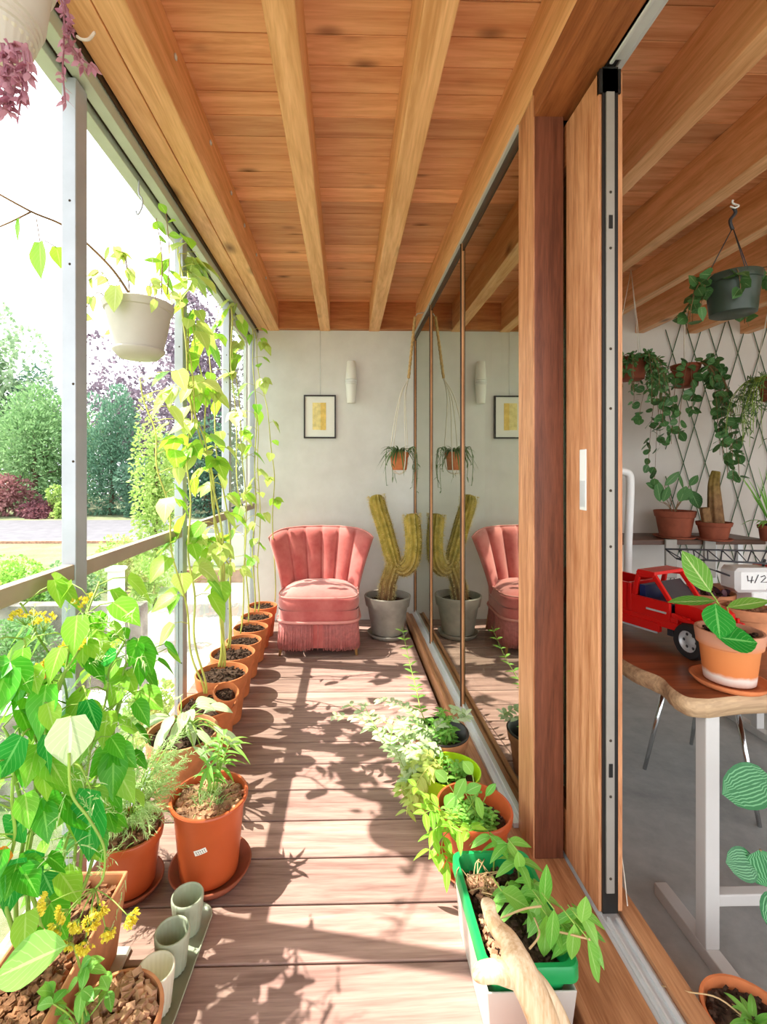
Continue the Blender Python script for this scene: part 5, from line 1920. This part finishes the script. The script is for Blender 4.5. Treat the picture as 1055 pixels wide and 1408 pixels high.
chips(mb, (x0 + .055, y0 + .09), 0, zt - .043, 160, .012, .025, .06)
chips(mb, (x0 + .065, y1 - .08), 0, zt - .043, 60, .014, .035, .03)
mb.build('bark_mulch', 'chip', q, False)['kind'] = 'stuff'
fo, st, dr = MB(), MB(), MB()
zs = zt - .04
def pep(u0, v0, us, vs_, D, Ds, n=5, L=.068, W=.027):
    """a leggy seedling: root at its place in the trough, tip where the photo shows it"""
    tip = at(u0, v0, D)
    b = V((us, vs_, zs))
    pth = smooth_path([b, (b + tip) / 2 + V((.01, .01, .02)), tip], 6)
    st.tube(pth, .0025, .0018, n=5)
    for k in range(n):
        a = k * 2.4 + R.uniform(-.4, .4)
        fo.leaf(pth[-1 - (k // 3)], (math.cos(a), math.sin(a), R.uniform(-.5, .35)), (0, -.2, 1), L * R.uniform(.6, 1.15), W * R.uniform(.7, 1.1), 'oval', .5, .2)
for (u0, v0, us, vs_, D) in ((698, 1160, .46, 1.24, 1.22), (712, 1185, .46, 1.2, 1.2), (735, 1215, .45, 1.17, 1.15), (745, 1235, .45, 1.13, 1.1), (720, 1240, .42, 1.15, 1.12), (700, 1225, .4, 1.2, 1.15), (752, 1260, .45, 1.09, 1.07),
                             (798, 1255, .47, 1.08, 1.03), (806, 1280, .47, 1.06, 1.02), (675, 1150, .4, 1.27, 1.26)):
    pep(u0, v0, us, vs_, D, 0)
def bigl(u0, v0, u1, v1, W, D, n=(0, -.7, .7)):
    a_, b_ = at(u0, v0, D), at(u1, v1, D)
    fo.leaf(a_, b_ - a_, n, (b_ - a_).length, W, 'oval', .0, .2, segs=9)
    st.tube([a_, a_ + V((-.01, .04, .0))], .0018, n=4)
bigl(752, 1258, 748, 1316, .040, 1.04); bigl(775, 1275, 764, 1316, .04, 1.04); bigl(762, 1250, 757, 1305, .03, 1.02)
bigl(808, 1290, 824, 1352, .038, .98, (.5, -.8, .5)); bigl(790, 1270, 786, 1320, .03, 1.0); bigl(690, 1225, 730, 1250, .05, 1.1, (0, -.4, 1))
bigl(748, 1245, 752, 1188, .03, 1.08); bigl(800, 1268, 806, 1232, .03, 1.0); bigl(712, 1170, 716, 1200, .03, 1.18)
fo.build('foliage', 'mint', q)
for k in range(16):
    b = V((R.uniform(x0 + .03, x0 + .1), R.uniform(y1 - .13, y1 - .03), zs + .01))
    dr.tube(smooth_path([b, b + V((R.uniform(-.04, .04), R.uniform(-.03, .03), .03)), b + V((R.uniform(-.07, .07), R.uniform(-.05, .05), R.uniform(.0, .05)))], 4), .0014, n=4)
for pts in (((690, 1262, 1.08), (720, 1250, 1.05), (745, 1246, 1.04)), ((735, 1262, 1.06), (742, 1285, 1.03), (728, 1305, 1.02)), ((762, 1280, 1.03), (785, 1285, 1.0), (812, 1292, .98))):
    dr.tube(smooth_path([at(*p_) for p_ in pts], 6), .0022, n=5)
dr.build('dry_stalk', 'dry', q)['kind'] = 'stuff'
st.build('stem', 'stemg', q)

# front pot with driftwood
c = V((.405, .865, 0))
q = thing('terracotta_pot', 'terracotta pot with a thin white rim standing in front of the green trough', 'pot', c)
pot(q, c, .082, .135, 'terra', .06, .25, 'soil', 50)
DW = [at(752, 1420, .86), at(735, 1375, .86), at(715, 1335, .87), at(708, 1318, .88), at(700, 1295, .9), at(685, 1278, .92), at(676, 1262, .93), at(672, 1248, .94), at(671, 1240, .94)]
dw = thing('driftwood_branch', 'pale smooth driftwood branch pointing up from the front terracotta pot', 'branch', V((c.x, c.y, .115)))
pp = smooth_path([V((c.x - .005, c.y, .118))] + DW, 6)
def drad(s_):
    pr_ = [(0, .028), (.3, .028), (.45, .027), (.55, .019), (.68, .016), (.85, .0135), (.93, .0145), (.98, .011), (1, .003)]
    for (a, ra), (b, rb_) in zip(pr_, pr_[1:]):
        if s_ <= b: return ra + (rb_ - ra) * (s_ - a) / (b - a)
    return .004
dr = MB().tube(pp, .03, n=22, rad=drad, rib=lambda a: 1 + .06 * math.sin(a * 3 + .7) + .03 * math.sin(a * 7))
# knobbly side stump to the left and a second strand to the pot
dr.tube(smooth_path([at(716, 1345, .875), at(700, 1340, .865), at(680, 1335, .86), at(662, 1337, .855), at(655, 1332, .855)], 6), .02, n=16, rad=lambda s_: .020 - .006 * s_ if s_ < .85 else .015 * math.sqrt(max(.03, 1 - ((s_ - .85) / .15) ** 2)))
dr.tube(smooth_path([at(724, 1340, .885), at(750, 1370, .885), at(775, 1420, .89), V((c.x + .03, c.y + .01, .118))], 6), .02, .019, n=16)
dr.build('branch', 'drift', dw)
# ------------------------------------------------------------------ garden
GZ = -2.8
t = NT('lawn')
n1 = t.noise(t.coord(), .8, 5, .65)
n2 = t.noise(t.coord(), 14, 4, .7)
M['lawn'] = t.finish(t.ramp(t.math('ADD', t.math('MULTIPLY', n1, .5), t.math('MULTIPLY', n2, .5)), [(.35, lin('#566541')), (.65, lin('#82826a'))]), .95, 0, n2, .4, .02, .1)
M['road'] = plain('pale_asphalt', '#69686d', .9, 0, .1, 1.5, .1)
M['stone'] = plain('grey_stone', '#9c938c', .95, 0, .4, 3, .1, .5)
M['coping'] = plain('white_render', '#e2deda', .9, 0, .06, 2, .1)
t = NT('pale_paving')
br = t.n('TexBrick', {'Vector': t.coord(), 'Color1': lin('#a49c95'), 'Color2': lin('#aea69f'), 'Mortar': lin('#968c84'), 'Scale': 1.0, 'Mortar Size': .012, 'Brick Width': .8, 'Row Height': .6})
M['paving'] = t.finish(br.outputs[0], .9, 0, None, spec=.1)
M['brickred'] = plain('brick_edge', '#a9826f', .9, 0, .25, 8, .1)
sbox('ground', 'lawn', [(-70, 40, -20, 90, GZ - .2, GZ)], 'pale lawn and earth of the garden below', 'ground', 0)
sbox('road', 'road', [(-60, 3, 27.5, 40, GZ, GZ + .03)], 'pale grey road beyond the garden', 'road', 0)
sbox('trim_8', 'brickred', [(-60, 3, 27.1, 27.5, GZ, GZ + .14)], 'reddish kerb along the pale grey road', 'kerb', 0)
sbox('path_patio', 'paving', [(-5.6, 4, 6.6, 17.2, GZ, GZ + .05)], 'pale paved patio of the garden below', 'patio', 0)
sbox('wall_garden', 'brickred', [(-5.8, 4, 17.2, 17.5, GZ, GZ + .5)], 'low brick wall behind the pale patio', 'wall', 0)
sbox('wall_white', 'coping', [(-8.2, 4, 20.5, 20.8, GZ, GZ + 1.35)], 'white rendered garden wall beyond the patio', 'wall', 0)
sbox('wall_stone', 'stone', [(-9, -3.6, 8.4, 8.7, GZ, -1.1), (-6, -2.0, 5.9, 6.2, GZ, -1.72)], 'weathered grey stone walls below the balcony', 'wall', 0)
sbox('trim_9', 'coping', [(-6.05, -1.95, 5.85, 6.25, -1.72, -1.6)], 'white coping on the lower stone wall', 'coping', 0)
sbox('wall_outer', 'coping', [(-.95, -.84, -1.6, 4.2, -2.8, -.05)], 'rendered outer wall under the balcony deck', 'wall', 0)
q = thing('gate_post', 'white wooden gate post in the garden just under the guard rail', 'post', V((at(160, 800, 7).x, at(160, 800, 7).y, GZ)))
p = at(160, 785, 7)
MB().box(p.x - .09, p.x + .09, p.y - .09, p.y + .09, GZ, p.z).build('shaft', 'coping', q, False, bevel=.01)
MB().bbox(p.x - .12, p.x + .12, p.y - .12, p.y + .12, p.z, p.z + .06, .02).build('cap', 'coping', q, False)


def gleaf(name, a, b, tr=.35):
    M[name] = leafmat(name, a, b, None, tr, .6)
gleaf('g_pale', '#77956f', '#a9bf98')
gleaf('g_dark', '#3f6350', '#678a72')
gleaf('g_mid', '#5f8a52', '#94b67e')
gleaf('g_cyp', '#46735a', '#7ba184')
gleaf('g_light', '#86ac4e', '#bccf7c')
gleaf('g_purple', '#5c4f5c', '#8f7f8c')
gleaf('g_red', '#8f5a5e', '#bd8f8c')
gleaf('g_maroon', '#5e3640', '#8a5a60')
gleaf('g_hedge', '#6aa238', '#a4cc5e')
M['trunk'] = plain('tree_bark', '#6a5748', .95, 0, .3, 4, .1, .4)


def crown(mb, c, rx, ry, rz, n, size, lumps=14, conical=0, up=0, narrow=.6):
    L = []
    for k in range(lumps):
        d = rdir()
        f = R.uniform(.35, .8)
        zz = d.z * f
        sh = 1 - conical * max(0, (zz + 1) / 2) * .85
        L.append((V((d.x * f * rx * sh, d.y * f * ry * sh, zz * rz)), R.uniform(.28, .5) * (1 - conical * .35 * (zz + 1) / 2)))
    for k in range(n):
        lc, lr = L[R.randrange(lumps)]
        d = rdir()
        p = c + lc + V((d.x * rx * lr, d.y * ry * lr, d.z * rz * lr * (1 if not conical else 1.2)))
        if p.z < GZ + .05: p.z = GZ + .05 + R.random() * .3
        dd = (d + rdir() * .8 + V((0, 0, up))).normalized()
        s_ = size * R.uniform(.6, 1.3)
        mb.leaf(p, dd, rdir(.5), s_, s_ * narrow, 'oval', .1, .1, segs=2)


def tree(name, label, u, D, vt, vb, hw, mat, n, size, cat='tree', conical=0, lumps=16, up=0, narrow=.6, trunk=True, group=None):
    top, bot = at(u, vt, D), at(u, vb, D)
    g = V((top.x, top.y, GZ))
    r = hw * D / F
    q = thing(name, label, cat, g, group)
    cz, rz = (top.z + bot.z) / 2, (top.z - bot.z) / 2
    mb = MB()
    crown(mb, V((g.x, g.y, cz)), r, r * .9, rz, n, size, lumps, conical, up, narrow)
    mb.build('crown', mat, q)
    if trunk:
        tb_ = MB()
        tb_.tube(smooth_path([g, g + V((r * .05, 0, (cz - GZ) * .6)), V((g.x, g.y, cz + rz * .6))], 5), max(.06, r * .09), .03, n=9)
        for k in range(6):
            b = V((g.x, g.y, GZ + (cz - GZ) * R.uniform(.6, 1.1)))
            d = rdir(.4)
            tb_.tube([b, b + V((d.x * r * .6, d.y * r * .6, abs(d.z) * rz * .6))], max(.03, r * .035), .01, n=5)
        tb_.build('trunk', 'trunk', q)
    return q


tree('deciduous_tree', 'tall pale green tree at the far left edge of the garden', -6, 55, 415, 712, 62, 'g_pale', 6500, .7)
tree('conifer_tree', 'dark drooping conifer behind the bushy green tree', 58, 60, 500, 708, 60, 'g_dark', 5200, .8, 'tree', .4, up=-.5, narrow=.3)
tree('bushy_tree', 'broad bushy mid green tree left of the first steel post', 45, 46, 532, 716, 68, 'g_mid', 9000, .45, 'tree', .2, 30, up=.5, narrow=.35)
tree('bushy_tree', 'bushy green tree hidden partly by the first steel post', 108, 50, 545, 713, 46, 'g_mid', 5500, .48, 'tree', .3, 20, up=.5, narrow=.35)
tree('cypress_tree', 'blue-green cypress right of the first steel post', 152, 45, 535, 718, 46, 'g_cyp', 9500, .42, 'tree', .35, 28, up=.7, narrow=.32)
tree('beech_tree', 'wide purple-leaved tree behind the cypress', 180, 66, 478, 705, 100, 'g_purple', 7000, .7)
tree('beech_tree', 'tall purple-leaved tree seen between the second and third steel posts', 285, 50, 388, 712, 72, 'g_purple', 9500, .5)
tree('evergreen_bush', 'dark green evergreen below the tall purple tree', 292, 44, 580, 719, 60, 'g_dark', 6500, .4, 'bush', .1, 22)
tree('evergreen_bush', 'low dark evergreen at the foot of the cypress', 196, 43, 630, 722, 36, 'g_dark', 3800, .36, 'bush', 0, 14)
tree('climber_bush', 'light green shrub right of the cypress in front of the second steel post', 213, 14, 555, 775, 32, 'g_light', 4600, .13, 'bush', .1, 20)
tree('smoke_bush', 'dusty red shrub at the left edge in front of the bushy green tree', 4, 43.5, 648, 722, 42, 'g_red', 3600, .38, 'bush', 0, 14)
tree('smoke_bush', 'dark maroon low shrub by the pale grey road', 58, 42.5, 690, 722, 34, 'g_maroon', 3000, .32, 'bush', 0, 14)
tree('small_bush', 'little yellow-green shrub beside the first steel post', 84, 42, 668, 722, 22, 'g_light', 2000, .3, 'bush', 0, 8)
tree('hedge_bush', 'bright green hedge below the road at the left edge', 22, 14.5, 768, 850, 66, 'g_hedge', 5200, .13, 'hedge', 0, 26, trunk=False)
tree('hedge_bush', 'green bush in front of the hedge under the first steel post', 100, 13.6, 758, 850, 28, 'g_mid', 2600, .12, 'hedge', 0, 12, trunk=False)
tree('garden_bush', 'loose pale green shrubs by the road seen above the guard rail', 172, 16.5, 742, 830, 46, 'g_light', 3600, .12, 'bush', 0, 18, trunk=False)
tree('garden_bush', 'small green shrub beside the white gate post', 207, 11, 755, 845, 26, 'g_light', 2200, .08, 'bush', 0, 12, trunk=False)
tree('low_bush', 'green bush below the guard rail against the grey stone wall', 30, 7.45, 850, 935, 44, 'g_mid', 2600, .07, 'bush', 0, 14, trunk=False)
tree('low_bush', 'dark green bush just above the white coping', 40, 6.75, 915, 972, 34, 'g_cyp', 2400, .06, 'bush', 0, 14, trunk=False)
tree('low_bush', 'leafy clump below the white coping seen through the balcony glass', 215, 5.2, 935, 1060, 42, 'g_light', 2600, .06, 'bush', 0, 14, trunk=False)
# ------------------------------------------------------------------ light
w = bpy.data.worlds.new('sky')
SC.world = w
w.use_nodes = True
bg = w.node_tree.nodes['Background']
bg.inputs[0].default_value = (.93, .97, 1, 1)
bg.inputs[1].default_value = 2.6
sun = bpy.data.objects.new('sun', bpy.data.lights.new('sun', 'SUN'))
COL.objects.link(sun)
sun.rotation_euler = V((.56, -.1, -1)).to_track_quat('-Z', 'Y').to_euler()
sun.data.energy = 9.5
sun.data.angle = math.radians(.6)
sun.data.color = (1, .93, .82)
SC.view_settings.view_transform = 'Standard'
SC.view_settings.look = 'None'
SC.view_settings.exposure = 0.46
SC.view_settings.gamma = 1
SC.cycles.max_bounces = 12
SC.cycles.diffuse_bounces = 6
SC.cycles.transparent_max_bounces = 24
SC.cycles.sample_clamp_indirect = 6
for o in list(bpy.data.objects):
    if '_w' in o: del o['_w']
